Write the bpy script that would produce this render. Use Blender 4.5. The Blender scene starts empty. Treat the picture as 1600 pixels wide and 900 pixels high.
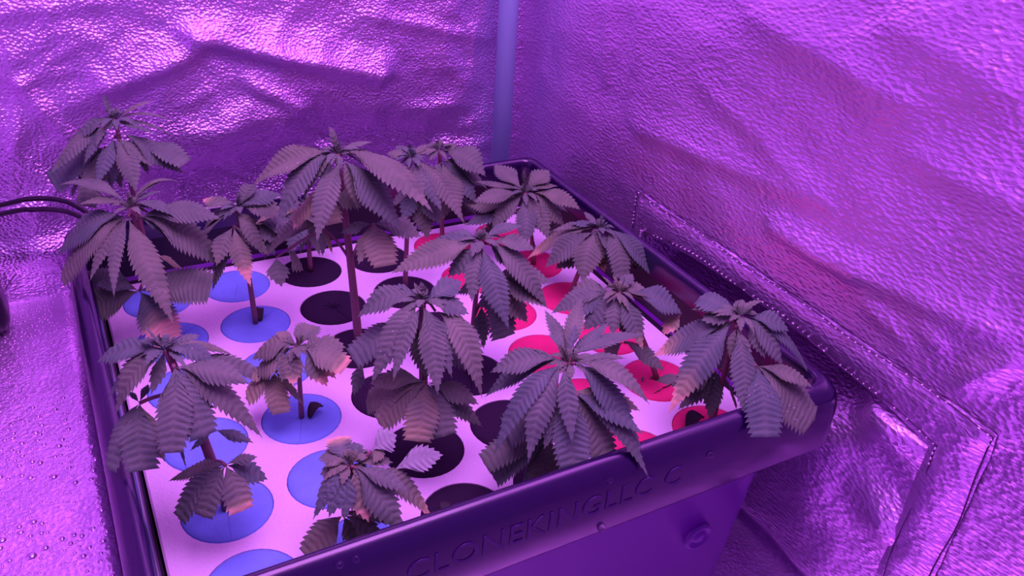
import bpy, bmesh, math, random
from mathutils import Vector, noise
random.seed(7)
sc = bpy.context.scene
COL = sc.collection

# ---------------------------------------------------------------- camera, light, exposure
cam_d = bpy.data.cameras.new('camera')
cam = bpy.data.objects.new('camera', cam_d)
COL.objects.link(cam)
cam.location = (-0.04297, -0.63490, 0.52692)
cam.rotation_euler = (1.029713, -0.059036, -0.490047)
cam_d.sensor_width = 36.0
cam_d.lens = 1335.92 / 1600 * 36.0
cam_d.clip_start = 0.01
sc.camera = cam

w = bpy.data.worlds.new('world')
sc.world = w
w.use_nodes = True
bg = w.node_tree.nodes['Background']
bg.inputs[0].default_value = (0.43, 0.085, 0.95, 1)
bg.inputs[1].default_value = 0.55

LAMP = (0.76, 0.22, 1.0)
def area_lamp(name, loc, rot, sx, sy, power, colour):
    d = bpy.data.lights.new(name, 'AREA')
    d.shape = 'RECTANGLE'; d.size = sx; d.size_y = sy
    d.energy = power; d.color = colour
    o = bpy.data.objects.new(name, d)
    o.location = loc; o.rotation_euler = rot
    COL.objects.link(o)
    return o
# the grow lamp hanging over the tray, above the frame
area_lamp('grow_lamp', (0.11, -0.36, 1.02), (0, 0, 0), 0.52, 0.52, 8.6, LAMP)

sc.view_settings.view_transform = 'Standard'
sc.view_settings.look = 'None'
sc.view_settings.gamma = 1.0
sc.view_settings.exposure = 0.0
sc.view_settings.use_curve_mapping = False
PLANTS=[
 ('tall leafy clone in the back left corner of the tray, nearest the crumpled wall',0.002,(0,0,150),(-2.3,1.4,225.7),(-6.7,3.9,301.4),[
  ((-6.4,3.7,296.8),(-7.9,9.2,297.7),[((-7.9,9.2,297.7),(7.4,11,309.2),(22.7,12.8,308.9),5.2,1,0,2,0,0),((-7.9,9.2,297.7),(16.4,8.8,309.3),(40.7,8.4,285.7),7.2,1,0,2,0,0),((-7.9,9.2,297.7),(4.1,-3.3,302.2),(16.2,-15.8,294.1),8.3,1,0,2,0,0),((-7.9,9.2,297.7),(12,5.3,298.3),(31.9,1.4,283.4),5.8,1,0,2,0,0)]),
  ((-6.4,3.7,296.8),(-8,2.3,302),[((-8,2.3,302),(-21.2,4.6,303.6),(-34.3,6.9,286.6),13.9,1,0,2,0.34,0),((-8,2.3,302),(-27.3,14.5,302.4),(-46.5,26.7,269),9.6,1,0,2,0.34,0),((-8,2.3,302),(-20.2,-4.7,296),(-32.5,-11.7,276.2),12.6,1,0,2,0.17,0),((-11.9,4.6,297.5),(-33,0.1,292.9),(-54.1,-4.5,269.8),15.7,1,0,2,0.27,0),((-8,2.3,302),(-15.3,-5.7,300.1),(-22.7,-13.8,289),6.6,1,0,2,0.1,0)]),
  ((-5.8,3.4,286.2),(-9,-4,290.7),[((-9,-4,290.7),(-6.5,-20.4,283.8),(-4.1,-36.7,260.9),15.2,1,0,2,-0.16,0),((-5.3,-6.2,294.3),(13.5,-9.2,286.3),(32.2,-12.2,259.8),21.9,1,0,2,-0.26,0),((-9,-4,290.7),(-18.4,-14.1,284.7),(-27.9,-24.2,265.3),11.9,1,0,2,0.09,0),((-9,-4,290.7),(-14.1,-7.1,279.3),(-19.2,-10.2,253.9),13.7,1,0,2,0.09,0),((-9,-4,290.7),(1.2,-12,286.8),(11.3,-20,271.2),13.5,1,0,2,-0.3,0)]),
  ((-5,2.9,271.1),(-16.5,9.6,279.3),[((-16.5,9.6,279.3),(-36.1,12.3,275.7),(-55.7,15.1,255.5),28.4,0.82,0,2,0.33,0),((-16.5,9.6,279.3),(-29.9,14.6,270.7),(-43.2,19.7,246.5),30,0.85,0,2,0.28,0),((-16.5,9.6,279.3),(-26.9,-3.9,272),(-37.3,-17.4,248.1),19,0.85,0,2,0.06,0),((-16.5,9.6,279.3),(-13.9,3.1,270.7),(-11.2,-3.3,250.7),10.3,1,0,2,-0.11,0)]),
  ((-5,2.9,271.1),(5.4,3.8,281),[((5.4,3.8,281),(19.2,-7.3,282.3),(33,-18.3,270.3),26,0.85,0,2,0,0),((5.4,3.8,281),(15.3,-5.5,278.5),(25.2,-14.7,264.5),11.7,1,0,2,0,0),((5.4,3.8,281),(6.9,-0.9,275),(8.4,-5.7,260.8),8.9,1,0.2,2,0,0)]),
  ],[((-10,5.8,319.7),2.7),((-2.4,1.4,311.6),2.3),((-8.3,4.8,308.8),2.7),((-6.5,3.8,292.3),2.7)]),
 ('clone at the left edge of the tray with a long orange-tipped leaf hanging low',0.002,(0,-62,150),(-3.8,-59.8,204.7),(-10.9,-55.7,259.3),[
  ((-10.5,-55.9,256),(-10.8,-51.1,258.7),[((-10.8,-51.1,258.7),(-31.6,-30.8,280.9),(-52.4,-10.5,262.4),14.8,1,0,2,0,0),((-10.8,-51.1,258.7),(8.4,-46.5,281.8),(27.6,-41.8,264.9),5.6,1,0,2,0,0),((-10.8,-51.1,258.7),(2.7,-46.6,273.7),(16.3,-42.1,270.2),7.4,1,0,2,0,0),((-10.8,-51.1,258.7),(0,-51.4,266.7),(10.9,-51.8,266.5),6.1,1,0,2,0,0),((-10.8,-51.1,258.7),(2.4,-62.3,269.1),(15.7,-73.5,255),14.6,1,0,2,0,0),((-10.8,-51.1,258.7),(-26.2,-46.3,266.1),(-41.5,-41.4,260.6),10.9,1,0,2,0,0)]),
  ((-10.5,-55.9,256),(-13.4,-58.9,254),[((-13.4,-58.9,254),(-37.8,-43.3,259.6),(-62.3,-27.8,217.3),28.4,1,0,2,0.35,0),((-13.4,-58.9,254),(-37.9,-50.4,251.6),(-62.3,-42,207.3),30.8,0.93,0,2,0.31,0),((-13.4,-58.9,254),(-23.2,-77.7,245.1),(-32.9,-96.5,215.8),10,1,0,2,0.01,0),((-13.4,-58.9,254),(-7.2,-88.2,242.8),(-1,-117.5,199.1),19.2,1,0,2,-0.17,0),((-13.4,-58.9,254),(-29.2,-68.1,246.2),(-44.9,-77.3,220.7),11.7,1,0,2,0.17,0)]),
  ((-10.5,-55.9,256),(-7.7,-62.2,254.5),[((-7.7,-62.2,254.5),(17.9,-66.4,255.6),(43.4,-70.7,207.9),32.6,1,0,2,-0.27,0),((-7.7,-62.2,254.5),(17.9,-70.3,262.8),(43.5,-78.5,251.8),22,1,0,2,-0.39,0),((-7.7,-62.2,254.5),(8.5,-61.5,248.7),(24.6,-60.9,227.8),21.1,1,0,2,-0.25,0),((-7.7,-62.2,254.5),(1.1,-61.7,251.3),(9.8,-61.1,239.9),11.1,1,0,2,-0.25,0)]),
  ((-5.2,-59,210.1),(-15.1,-60.2,196.6),[((-15.1,-60.2,196.6),(-34.5,-55.9,194.9),(-53.8,-51.6,184.9),25,0.75,0,2,0.8,0),((-15.1,-60.2,196.6),(-32.6,-45.1,207.8),(-50,-30,202.3),16.7,1,0,2,0.5,0),((-15.1,-60.2,196.6),(-9,-69.9,184),(-2.9,-79.6,161.4),32.1,0.88,0,0.62,-0.17,0),((-15.1,-60.2,196.6),(7.3,-73.9,206.8),(29.6,-87.7,204.3),26.7,0.75,0,2,-0.8,0),((-15.1,-60.2,196.6),(-28.3,-57.9,206.1),(-41.5,-55.6,205.4),15.5,1,0,2,0.35,0)]),
  ((-5.8,-58.7,215.6),(-0.3,-38.7,211.1),[((-0.3,-38.7,211.1),(3.6,-38.7,203.8),(7.5,-38.7,187.6),23.7,1,0,2,0,0),((-0.3,-38.7,211.1),(-2.9,-42.4,202.6),(-5.5,-46.2,183.7),13.9,1,0,2,0,0),((-0.3,-38.7,211.1),(8.8,-38.3,207.8),(17.8,-38,196),15.8,1,0.8,2,0,0)]),
  ],[((-10.1,-56.2,272.7),2.6),((-6.6,-58.2,270.7),2.2)]),
 ('bushy front left clone with broad clipped leaves, one leaf spread low over a blue collar',0.003,(0,-248,150),(-5.8,-244.7,206.1),(-16.5,-238.5,262.1),[
  ((-15.8,-238.8,258.8),(-17,-235.8,259.7),[((-17,-235.8,259.7),(-33.3,-225.5,266),(-49.7,-215.3,248.1),16.2,1,0,2,0.39,0),((-17,-235.8,259.7),(-31.7,-239.3,262.3),(-46.4,-242.8,232.2),16.8,1,0,2,0.24,0),((-17,-235.8,259.7),(-22.6,-242.5,256.1),(-28.2,-249.2,243.9),8.2,1,0,2,0.08,0),((-17,-235.8,259.7),(-25.2,-232.6,260.8),(-33.3,-229.4,255.3),7.9,1,0,2,0.39,0),((-17,-235.8,259.7),(-33.5,-232,262.7),(-49.9,-228.1,229.2),9.4,1,0,2,0.3,0)]),
  ((-15.8,-238.8,258.8),(-15.2,-239.2,263),[((-15.2,-239.2,263),(-0.1,-243.7,270.6),(15,-248.2,255.5),6.4,1,0,2,-0.38,0),((-15.2,-239.2,263),(-5.6,-249.2,268.7),(4.1,-259.2,260.3),10,1,0,2,-0.38,0),((-5.5,-244.8,257.5),(8.5,-249.9,258.6),(22.5,-255.1,247.1),11.1,0.9,0,2,-0.37,0),((-15.2,-239.2,263),(-7.3,-239,267.7),(0.6,-238.9,266.6),7.8,1,0,2,-0.35,0)]),
  ((-14.4,-239.7,250.9),(-15.6,-255.2,261.7),[((-15.6,-255.2,261.7),(-20.6,-270.1,253.8),(-25.7,-285.1,233.1),17.9,0.93,0,2,-0.03,0),((-15.6,-255.2,261.7),(-12.4,-268.9,256.4),(-9.2,-282.6,235.8),18.7,0.85,0,2,-0.18,0),((-15.6,-255.2,261.7),(1.6,-267.6,259.5),(18.8,-280,222.9),15.5,1,0,2,-0.28,0),((-15.6,-255.2,261.7),(0.6,-264.5,265.6),(16.8,-273.8,254.3),14.3,1,0,2,-0.39,0),((-15.6,-255.2,261.7),(-17.4,-261.9,243.9),(-19.2,-268.5,205.1),5.9,1,0,2,0,0)]),
  ((-11.4,-241.4,234.1),(-34.1,-239.8,233.5),[((-34.1,-239.8,233.5),(-44.2,-248.5,227.8),(-54.4,-257.3,209.1),11.7,0.9,0,2,0.12,0),((-34.1,-239.8,233.5),(-36.6,-252.5,228),(-39,-265.2,209.9),18.3,0.8,0,2,-0.07,0),((-34.1,-239.8,233.5),(-31.3,-251.9,228.1),(-28.5,-264,210.6),10.4,1,0,2,-0.18,0),((-34.1,-239.8,233.5),(-30.9,-236.5,238.5),(-27.8,-233.3,239.6),5.1,1,0,2,-0.1,0),((-34.1,-239.8,233.5),(-36.1,-235.4,236.6),(-38.2,-231,236.1),3,1,0,2,0.3,0)]),
  ((-7,-243.9,206.1),(-0.7,-247.6,209.7),[((-0.7,-247.6,209.7),(8,-255.3,212.3),(16.8,-263,206.5),6.9,1,0,2,-0.38,0),((-0.7,-247.6,209.7),(-7.7,-248.7,208.5),(-14.7,-249.9,201.4),4.7,1,0,2,0.29,0)]),
  ((-3.9,-245.7,183.6),(-0.3,-271,203.4),[((-0.3,-271,203.4),(-14.1,-256.8,196.5),(-28,-242.7,178.3),12.7,1,0,2,0.33,0),((-0.3,-271,203.4),(-13.9,-272.6,197.7),(-27.6,-274.2,178.6),15.7,0.92,0,2,0.26,0),((-0.3,-271,203.4),(-8.5,-277.4,199),(-16.6,-283.8,184.3),12.4,0.8,0.1,2,0.13,0),((-0.3,-271,203.4),(1,-280.4,199.4),(2.3,-289.8,186),15,0.75,0.3,0.9,-0.16,0),((-0.3,-271,203.4),(10,-271.6,197.6),(20.2,-272.3,186.4),15.2,1,0,2,-0.27,0),((-0.3,-271,203.4),(8,-271.8,207),(16.3,-272.7,204.5),7.3,1,0,2,-0.37,0)]),
  ],[((-24.2,-234,276.5),2.3),((-18,-237.6,272.3),2)]),
 ('short clone with faded spotted leaves on the second blue collar from the back',0.002,(62,-62,150),(60.9,-61.3,199.8),(58.8,-60.1,249.7),[
  ((58.9,-60.2,246.7),(58.9,-56.8,248.1),[((58.9,-56.8,248.1),(65.6,-52.4,256.3),(72.2,-48.1,260.4),14.8,0.7,0,2,0,0),((58.9,-56.8,248.1),(48.9,-47.1,253.7),(38.8,-37.5,249.1),16.8,1,0,0.85,0,0),((58.9,-56.8,248.1),(75.2,-57.5,257.4),(91.4,-58.2,253.5),23.4,1,0,2,0,0),((58.9,-56.8,248.1),(72.6,-66.2,254.3),(86.3,-75.7,243.8),24.5,1,0,2,0,0)]),
  ((58.9,-60.2,246.7),(56.5,-63.4,247.5),[((56.5,-63.4,247.5),(46.7,-54.8,248.1),(36.9,-46.3,229.7),14.2,1,0,2,0.33,0),((56.5,-63.4,247.5),(44.6,-52.7,244.7),(32.6,-42,221),24.6,1,0,2,0.31,0),((56.5,-63.4,247.5),(62,-75.8,241.8),(67.6,-88.1,223),11.6,1,0,2,-0.22,0),((56.5,-63.4,247.5),(62,-68.1,244.5),(67.5,-72.7,234.5),13.7,1,0,2,-0.27,0)]),
  ((59.6,-60.6,229.8),(53.5,-66.3,238.2),[((53.5,-66.3,238.2),(44.8,-73.6,233.4),(36.1,-80.9,217.5),15,1,0.25,2,0.13,0),((53.5,-66.3,238.2),(54,-83.5,230.9),(54.4,-100.7,206.9),14.9,1,0.25,0.72,-0.13,0),((53.5,-66.3,238.2),(42.8,-69.7,224.6),(32.1,-73.1,192.8),18.1,1,0,2,0.14,0),((53.5,-66.3,238.2),(62.5,-77.3,235.8),(71.5,-88.2,221.7),11.6,1,0,2,-0.31,0)]),
  ((59.6,-60.6,229.8),(70.1,-62.1,235.2),[((70.1,-62.1,235.2),(84,-65.3,238.7),(97.8,-68.4,232),25,1,0,2,0,0),((70.1,-62.1,235.2),(77.2,-68.8,233.3),(84.3,-75.5,223.2),23.5,1,0,2,0,0),((70.1,-62.1,235.2),(73.9,-71.6,230.9),(77.6,-81,216.7),13,1,0,2,0,0)]),
  ],[((59.1,-60.3,261.8),2.8),((60.9,-61.3,259.4),2.3)]),
 ('low clone shaded under the tallest clone, on the rear left black collar',0.002,(124,0,150),(124,-0,182.4),(124.1,-0.1,214.7),[
  ((124.1,-0.1,212.8),(119.9,-2.2,209.4),[((119.9,-2.2,209.4),(103.1,14.4,207.6),(86.3,31.1,186.9),17.9,1,0.9,2,0.36,0),((119.9,-2.2,209.4),(107.4,1.1,204),(95,4.4,186.1),29.5,1,0,2,0.3,0),((119.9,-2.2,209.4),(110.5,-13.4,203.2),(101.1,-24.6,182.8),17.3,1,0,2,0.08,0),((119.9,-2.2,209.4),(126.9,-7.3,207.7),(133.9,-12.3,198.6),19.2,1,0,2,-0.32,0),((119.9,-2.2,209.4),(131,-3.6,212.1),(142.2,-4.9,206.7),20.8,1,0,2,-0.37,0),((119.9,-2.2,209.4),(116.9,-6.8,199.2),(113.9,-11.3,176.3),12.1,1,0,2,0.03,0)]),
  ((124.1,-0.1,212.8),(124.6,4.3,202.7),[((124.6,4.3,202.7),(114.4,14.5,206.5),(104.1,24.7,199.9),22.5,1,0,2,0,0),((124.6,4.3,202.7),(137.5,5,202.1),(150.4,5.7,191.3),19.6,1,0,2,0,0),((124.6,4.3,202.7),(128,-0.6,191.5),(131.5,-5.5,166.6),14.1,1,0,2,0,0),((124.6,4.3,202.7),(118.5,10.8,201.4),(112.4,17.3,192.8),19.5,1,0,2,0,0)]),
  ],[((122.9,0.7,225),2.6)]),
 ('tallest clone, at the middle of the tray, bare stem rising from a black collar',0.003,(124,-124,150),(121.2,-122.4,227.9),(115.9,-119.3,305.7),[
  ((116.2,-119.5,301.1),(115.4,-116.7,304.8),[((115.4,-116.7,304.8),(89,-106.2,310.7),(62.6,-95.6,279.3),28.6,1,0,2,0.37,0),((115.4,-116.7,304.8),(92,-122.9,308.9),(68.5,-129.1,260.6),19,1,0,2,0.23,0),((115.4,-116.7,304.8),(102.7,-121.2,303.5),(90,-125.6,280.4),9.7,1,0,2,0.22,0),((115.4,-116.7,304.8),(108.1,-122.4,300.9),(100.9,-128.1,287.9),7.4,1,0,2,0.13,0),((115.4,-116.7,304.8),(102,-109.9,303.3),(88.5,-103.1,289.5),11.9,1,0,2,0.37,0)]),
  ((116.2,-119.5,301.1),(116.8,-126.8,304),[((116.8,-126.8,304),(102.1,-142.9,296.1),(87.4,-159,264.6),17,1,0,2,0.09,0),((116.8,-126.8,304),(130,-144.9,298.9),(143.3,-162.9,263.6),25.2,1,0,2,-0.25,0),((116.8,-126.8,304),(118.4,-136.3,295.8),(120.1,-145.8,274.9),9.2,1,0,2,-0.12,0)]),
  ((116.2,-119.5,301.1),(120.1,-117.1,305.2),[((120.1,-117.1,305.2),(140,-147,319.5),(160,-176.8,280.7),27,1,0,2,0,0),((120.1,-117.1,305.2),(132.3,-112.6,310.7),(144.5,-108,305.8),12.1,1,0,2,0,0),((120.1,-117.1,305.2),(138.4,-119.3,306.5),(156.8,-121.4,293.8),20.5,1,0,2,0,0),((120.1,-117.1,305.2),(127.6,-117.4,302.7),(135.1,-117.6,293.1),8.4,1,0,2,0,0)]),
  ((117.9,-120.5,274.6),(105.3,-117.8,279.1),[((105.3,-117.8,279.1),(95.3,-113,274.4),(85.3,-108.1,259),30.3,0.8,0.7,0.95,0.31,0),((105.3,-117.8,279.1),(100.6,-112.8,276.6),(95.8,-107.7,267.6),14.5,1,0.4,2,0.31,0),((105.3,-117.8,279.1),(105.9,-126.5,275.3),(106.4,-135.3,263.1),17.2,0.9,0.5,2,-0.14,0),((105.3,-117.8,279.1),(119.3,-124.5,280.5),(133.2,-131.2,270.3),19.9,1,0.1,2,-0.38,0),((105.3,-117.8,279.1),(117.2,-119.2,282),(129,-120.6,276.4),17.4,1,0,2,-0.37,0)]),
  ((120.7,-122.1,224.8),(103.5,-119,252.5),[((103.5,-119,252.5),(86,-100,255.9),(68.6,-80.9,214.3),21.5,1,0,2,0.32,0),((73.8,-101.9,227.2),(72.9,-109.9,223.8),(71.9,-118,212.5),15.6,1,0,2,-0.09,0),((81.2,-106.1,233),(85.9,-106.7,227.8),(90.6,-107.2,215.5),21.4,1,0,2,-0.16,0),((103.5,-119,252.5),(101.9,-121.7,246.7),(100.3,-124.3,233.8),5.9,1,0,2,0.03,0),((103.5,-119,252.5),(105.7,-121.2,246.6),(107.9,-123.3,233.7),5.6,1,0.9,2,-0.1,0)]),
  ((120.7,-122.1,224.8),(133.7,-136.6,258.6),[((133.7,-136.6,258.6),(125.3,-143.9,253.9),(116.9,-151.3,238.3),13,1,0.4,2,0.12,0),((133.7,-136.6,258.6),(133.3,-148.1,253.8),(132.9,-159.6,237.8),22.4,0.88,0.4,2,-0.11,0),((133.7,-136.6,258.6),(147.6,-144.9,260),(161.6,-153.2,251.5),18.3,1,0.15,2,-0.38,0),((133.7,-136.6,258.6),(123.4,-131.7,259.1),(113.1,-126.8,250.9),11.4,1,0,2,0.39,0),((133.7,-136.6,258.6),(142.5,-136.5,258),(151.4,-136.4,250.3),12.3,1,0,2,-0.31,0)]),
  ],[((112,-117,324.5),4.2),((122.9,-123.3,306.3),2.1),((113.7,-118,313.6),2.5),((118.2,-120.6,317.1),3)]),
 ('clone with a dark thick stem just right of the tallest clone, near the back rim',0.002,(186,-62,150),(187.6,-62.9,210.6),(190.4,-64.6,271.1),[
  ((190.3,-64.5,267.5),(191.2,-62.7,270.3),[((191.2,-62.7,270.3),(183.9,-55.9,273.8),(176.6,-49.2,270.2),10.3,1,0,2,0.39,0),((191.2,-62.7,270.3),(187.1,-58.3,267.8),(183,-53.9,259.5),9.7,1,0,2,0.3,0),((191.2,-62.7,270.3),(201.6,-63.4,275.8),(212,-64.1,273.7),5.7,1,0,2,-0.36,0),((191.2,-62.7,270.3),(199.3,-59.9,276.6),(207.5,-57,276.4),6.8,1,0,2,-0.26,0),((191.2,-62.7,270.3),(188.4,-53.9,275.4),(185.6,-45.1,273.8),7.9,1,0,2,0.28,0)]),
  ((190.3,-64.5,267.5),(190.6,-69.3,270.8),[((190.6,-69.3,270.8),(189.5,-80.7,266.1),(188.4,-92.2,250.2),11.3,1,0,2,-0.1,0),((190.6,-69.3,270.8),(203.1,-70.4,265.8),(215.6,-71.5,248.7),15.2,1,0,2,-0.26,0),((190.6,-69.3,270.8),(204,-87.9,265.4),(217.5,-106.6,228.9),20,1,0,2,-0.25,0),((190.6,-69.3,270.8),(195.5,-85.3,263.8),(200.3,-101.3,240.4),15.5,1,0,2,-0.19,0),((190.6,-69.3,270.8),(183.1,-76.1,266.6),(175.6,-82.9,252.5),10.6,1,0,2,0.12,0)]),
  ((188.8,-63.6,234.8),(194,-68.9,243.4),[((194,-68.9,243.4),(194.8,-77.3,233.3),(195.7,-85.7,209.6),18.4,1,0,2,-0.08,0),((194,-68.9,243.4),(186,-74.1,239.4),(177.9,-79.2,226.1),14.2,1,0,2,0.16,0),((194,-68.9,243.4),(199.9,-79.3,238.5),(205.8,-89.6,221.9),14.7,1,0,2,-0.24,0),((194,-68.9,243.4),(185.9,-59.2,239.3),(177.8,-49.4,223.6),15.6,1,0,2,0.31,0)]),
  ],[((189.6,-64.1,282),2.5),((193.8,-66.5,280.8),2.5)]),
 ('clone at the back rim, stem on the rearmost red collar left of the pole',0.002,(248,0,150),(246.6,0.8,197.3),(244,2.3,244.5),[
  ((244.2,2.2,241.7),(246.8,3,241.5),[((246.8,3,241.5),(261.7,-11.1,246.8),(276.5,-25.2,225.7),32.7,1,0,2,-0.35,0),((246.8,3,241.5),(262.8,-0.1,244.1),(278.8,-3.3,234.7),11,1,0,2,-0.37,0),((246.8,3,241.5),(255.5,5.3,246.3),(264.2,7.6,244.6),8.2,1,0,2,-0.29,0),((246.8,3,241.5),(239.3,10.1,243.6),(231.8,17.3,238.1),10.9,1,0,2,0.38,0)]),
  ((244.2,2.2,241.7),(244.4,-2.6,235.7),[((244.4,-2.6,235.7),(266.7,-4.6,233.1),(288.9,-6.6,202.8),38.1,1,0,2,-0.28,0),((244.4,-2.6,235.7),(245.6,-20.7,228),(246.8,-38.9,202.5),22.3,1,0,2,-0.14,0),((244.4,-2.6,235.7),(244.1,-10.9,225.5),(243.7,-19.3,201.6),18.8,1,0,2,-0.05,0),((244.4,-2.6,235.7),(236,-9.7,231),(227.6,-16.9,215.4),15.3,1,0,2,0.12,0),((244.4,-2.6,235.7),(255.4,-16.3,228.3),(266.3,-30.1,203.8),23.7,1,0,2,-0.26,0)]),
  ((245.5,1.5,216.2),(251.5,-2,205.1),[((251.5,-2,205.1),(260.1,-3.7,194.7),(268.7,-5.5,170.3),25.9,1,0,2,-0.15,0),((251.5,-2,205.1),(265.2,-4.2,199.3),(279,-6.3,180),22.6,1,0,2,-0.26,0),((251.5,-2,205.1),(247,-5.6,198),(242.5,-9.2,181.4),13.7,1,0,2,0.09,0)]),
  ],[((242.9,2.9,255.6),2.8),((246.8,0.7,251.8),2.2)]),
 ('clone in front of the back right corner of the tray, left of the tray wall',0.002,(310,-62,150),(306.3,-59.9,185),(299.6,-55.9,219.9),[
  ((300,-56.2,217.8),(299.6,-52.5,219),[((299.6,-52.5,219),(281.8,-40.4,228.1),(263.9,-28.3,224.1),15.4,1,0,2,0,0),((299.6,-52.5,219),(293.8,-35.4,232.4),(287.9,-18.2,232),21.8,1,0,2,0,0),((299.6,-52.5,219),(293.6,-40.7,228.5),(287.7,-28.9,227.9),10.9,1,0,2,0,0),((299.6,-52.5,219),(314.1,-48.6,231.9),(328.5,-44.8,231.8),20.9,1,0,2,0,0),((299.6,-52.5,219),(314,-57.2,226.9),(328.4,-61.8,223.8),15.5,1,0,2,0,0)]),
  ((300,-56.2,217.8),(297.2,-56.9,218.9),[((297.2,-56.9,218.9),(275,-53.7,224.4),(252.9,-50.5,216.4),16.4,1,0,2,0.38,0),((297.2,-56.9,218.9),(282.6,-57.2,213.6),(268.1,-57.5,192.7),20.4,1,0,2,0.27,0),((297.2,-56.9,218.9),(289,-73.6,212),(280.8,-90.3,184.8),18.7,1,0,2,0.01,0),((297.2,-56.9,218.9),(302,-73,214.9),(306.8,-89.1,188.2),19.5,1,0,2,-0.19,0),((297.2,-56.9,218.9),(289.5,-55.9,215.7),(281.8,-54.8,204.9),16.3,1,0,2,0.29,0)]),
  ((300,-56.2,217.8),(304.8,-59,219.8),[((304.8,-59,219.8),(320.4,-73.7,226.7),(336.1,-88.5,211.9),16.7,1,0,2,-0.37,0),((304.8,-59,219.8),(316.7,-68.4,218.3),(328.6,-77.8,192.3),29.4,1,0,2,-0.27,0),((304.8,-59,219.8),(322.9,-61,216.9),(341,-62.9,196.8),20.3,1,0,2,-0.3,0)]),
  ((302.1,-57.4,205.9),(295.9,-46.9,198.7),[((295.9,-46.9,198.7),(277,-32.2,208.1),(258.1,-17.6,200.2),28.4,1,0.1,2,0,0),((295.9,-46.9,198.7),(273.5,-43.2,202.5),(251.2,-39.5,189.7),26.5,1,0,2,0,0),((295.9,-46.9,198.7),(282.6,-43.2,192.9),(269.3,-39.6,173.7),26.8,1,0,2,0,0),((295.9,-46.9,198.7),(312.1,-62.4,198.6),(328.3,-78,181),25.1,1,0,2,0,0),((295.9,-46.9,198.7),(306.5,-49.9,187.1),(317.2,-53,159.1),27.1,1,0,2,0,0)]),
  ],[((302.7,-57.8,238.6),3.9),((298.5,-55.3,245.9),4.4),((296.5,-54.2,232.2),3.3)]),
 ('clone with long spread leaves right of the centre, pink stem on a black collar',0.002,(186,-186,150),(187.5,-186.9,205.2),(190.3,-188.5,260.3),[
  ((190.1,-188.4,257),(190.9,-186.5,259.2),[((190.9,-186.5,259.2),(181.2,-180.9,263.7),(171.6,-175.3,259.4),12.6,1,0,2,0.4,0),((190.9,-186.5,259.2),(172.2,-180.5,266),(153.5,-174.5,253),14.4,1,0,2,0.39,0),((190.9,-186.5,259.2),(174.8,-165.8,258.3),(158.8,-145,226.6),18.4,1,0,2,0.32,0),((190.9,-186.5,259.2),(159.4,-185.5,262.6),(127.9,-184.4,246.7),21.6,1,0,2,0.36,0),((190.9,-186.5,259.2),(206.3,-187.5,268.3),(221.6,-188.4,264.9),8.6,1,0,2,-0.36,0)]),
  ((190.1,-188.4,257),(193.7,-190.5,258.7),[((193.7,-190.5,258.7),(207.1,-199,264),(220.6,-207.5,256.5),13.5,1,0,2,-0.4,0),((193.7,-190.5,258.7),(209.4,-206.7,259.6),(225.1,-222.9,217.9),21,1,0,2,-0.27,0),((193.7,-190.5,258.7),(200.2,-196.5,254.9),(206.8,-202.5,242.6),12.5,1,0,2,-0.27,0)]),
  ((190.1,-188.4,257),(187.3,-193.7,259.2),[((187.3,-193.7,259.2),(178.7,-205.2,252),(170.2,-216.7,233.3),14.3,1,0,2,0.06,0),((187.3,-193.7,259.2),(187.5,-215.3,251.1),(187.6,-236.8,219.7),19.2,1,0,2,-0.12,0),((187.3,-193.7,259.2),(176.4,-191.8,254.5),(165.4,-190,239),18,1,0,2,0.3,0)]),
  ((188.7,-187.6,227.2),(195.7,-196.3,236.7),[((195.7,-196.3,236.7),(192.8,-198.5,229.7),(189.8,-200.7,214.1),13,0.85,0,2,0.08,0),((195.7,-196.3,236.7),(196.3,-205.9,224.9),(196.9,-215.5,197.3),25.2,0.82,0,2,-0.07,0),((195.7,-196.3,236.7),(205.2,-205.5,228.2),(214.7,-214.8,204.7),28.6,1,0,2,-0.23,0),((195.7,-196.3,236.7),(209.2,-209.8,236),(222.7,-223.3,220.3),20.4,1,0,2,-0.34,0),((195.7,-196.3,236.7),(215.2,-202.2,240.5),(234.7,-208.1,229.3),23.6,1,0,2,-0.38,0),((195.7,-196.3,236.7),(187.1,-185.9,231.6),(178.4,-175.5,213.7),18.4,1,0,2,0.3,0)]),
  ((187.8,-187.1,205.2),(191.7,-189.3,210.6),[((191.7,-189.3,210.6),(190.9,-194.3,201),(190.1,-199.4,179.6),11.5,1,0,2,-0.02,0),((191.7,-189.3,210.6),(189.4,-187.5,205.3),(187.2,-185.6,193.6),10,1,0,2,0.15,0),((191.7,-189.3,210.6),(199.8,-190.2,208.7),(208,-191.1,199.7),12.5,1,0,2,-0.3,0)]),
  ],[((191.4,-189.1,271.8),2.6),((188.2,-187.3,268.7),2.1),((192.6,-189.8,267.2),2.1)]),
 ('clone with a speckled leaf and an orange leaf tip, near the right back wall',0.002,(310,-124,150),(315.5,-127.2,183.7),(325.8,-133.1,217.4),[
  ((325.2,-132.8,215.4),(326.5,-131.2,216.9),[((326.5,-131.2,216.9),(317.7,-123.3,220.8),(308.9,-115.3,216.1),8.5,1,0,2,0.39,0),((326.5,-131.2,216.9),(325.1,-121.2,223.5),(323.7,-111.2,222.6),5.9,1,0,2,0.22,0),((326.5,-131.2,216.9),(308.1,-106.6,216.5),(289.7,-82,169.4),29.9,1,0.1,0.78,0.3,0),((326.5,-131.2,216.9),(311.7,-118.3,219.1),(296.9,-105.3,206.5),8.2,1,0,2,0.38,0)]),
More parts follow.
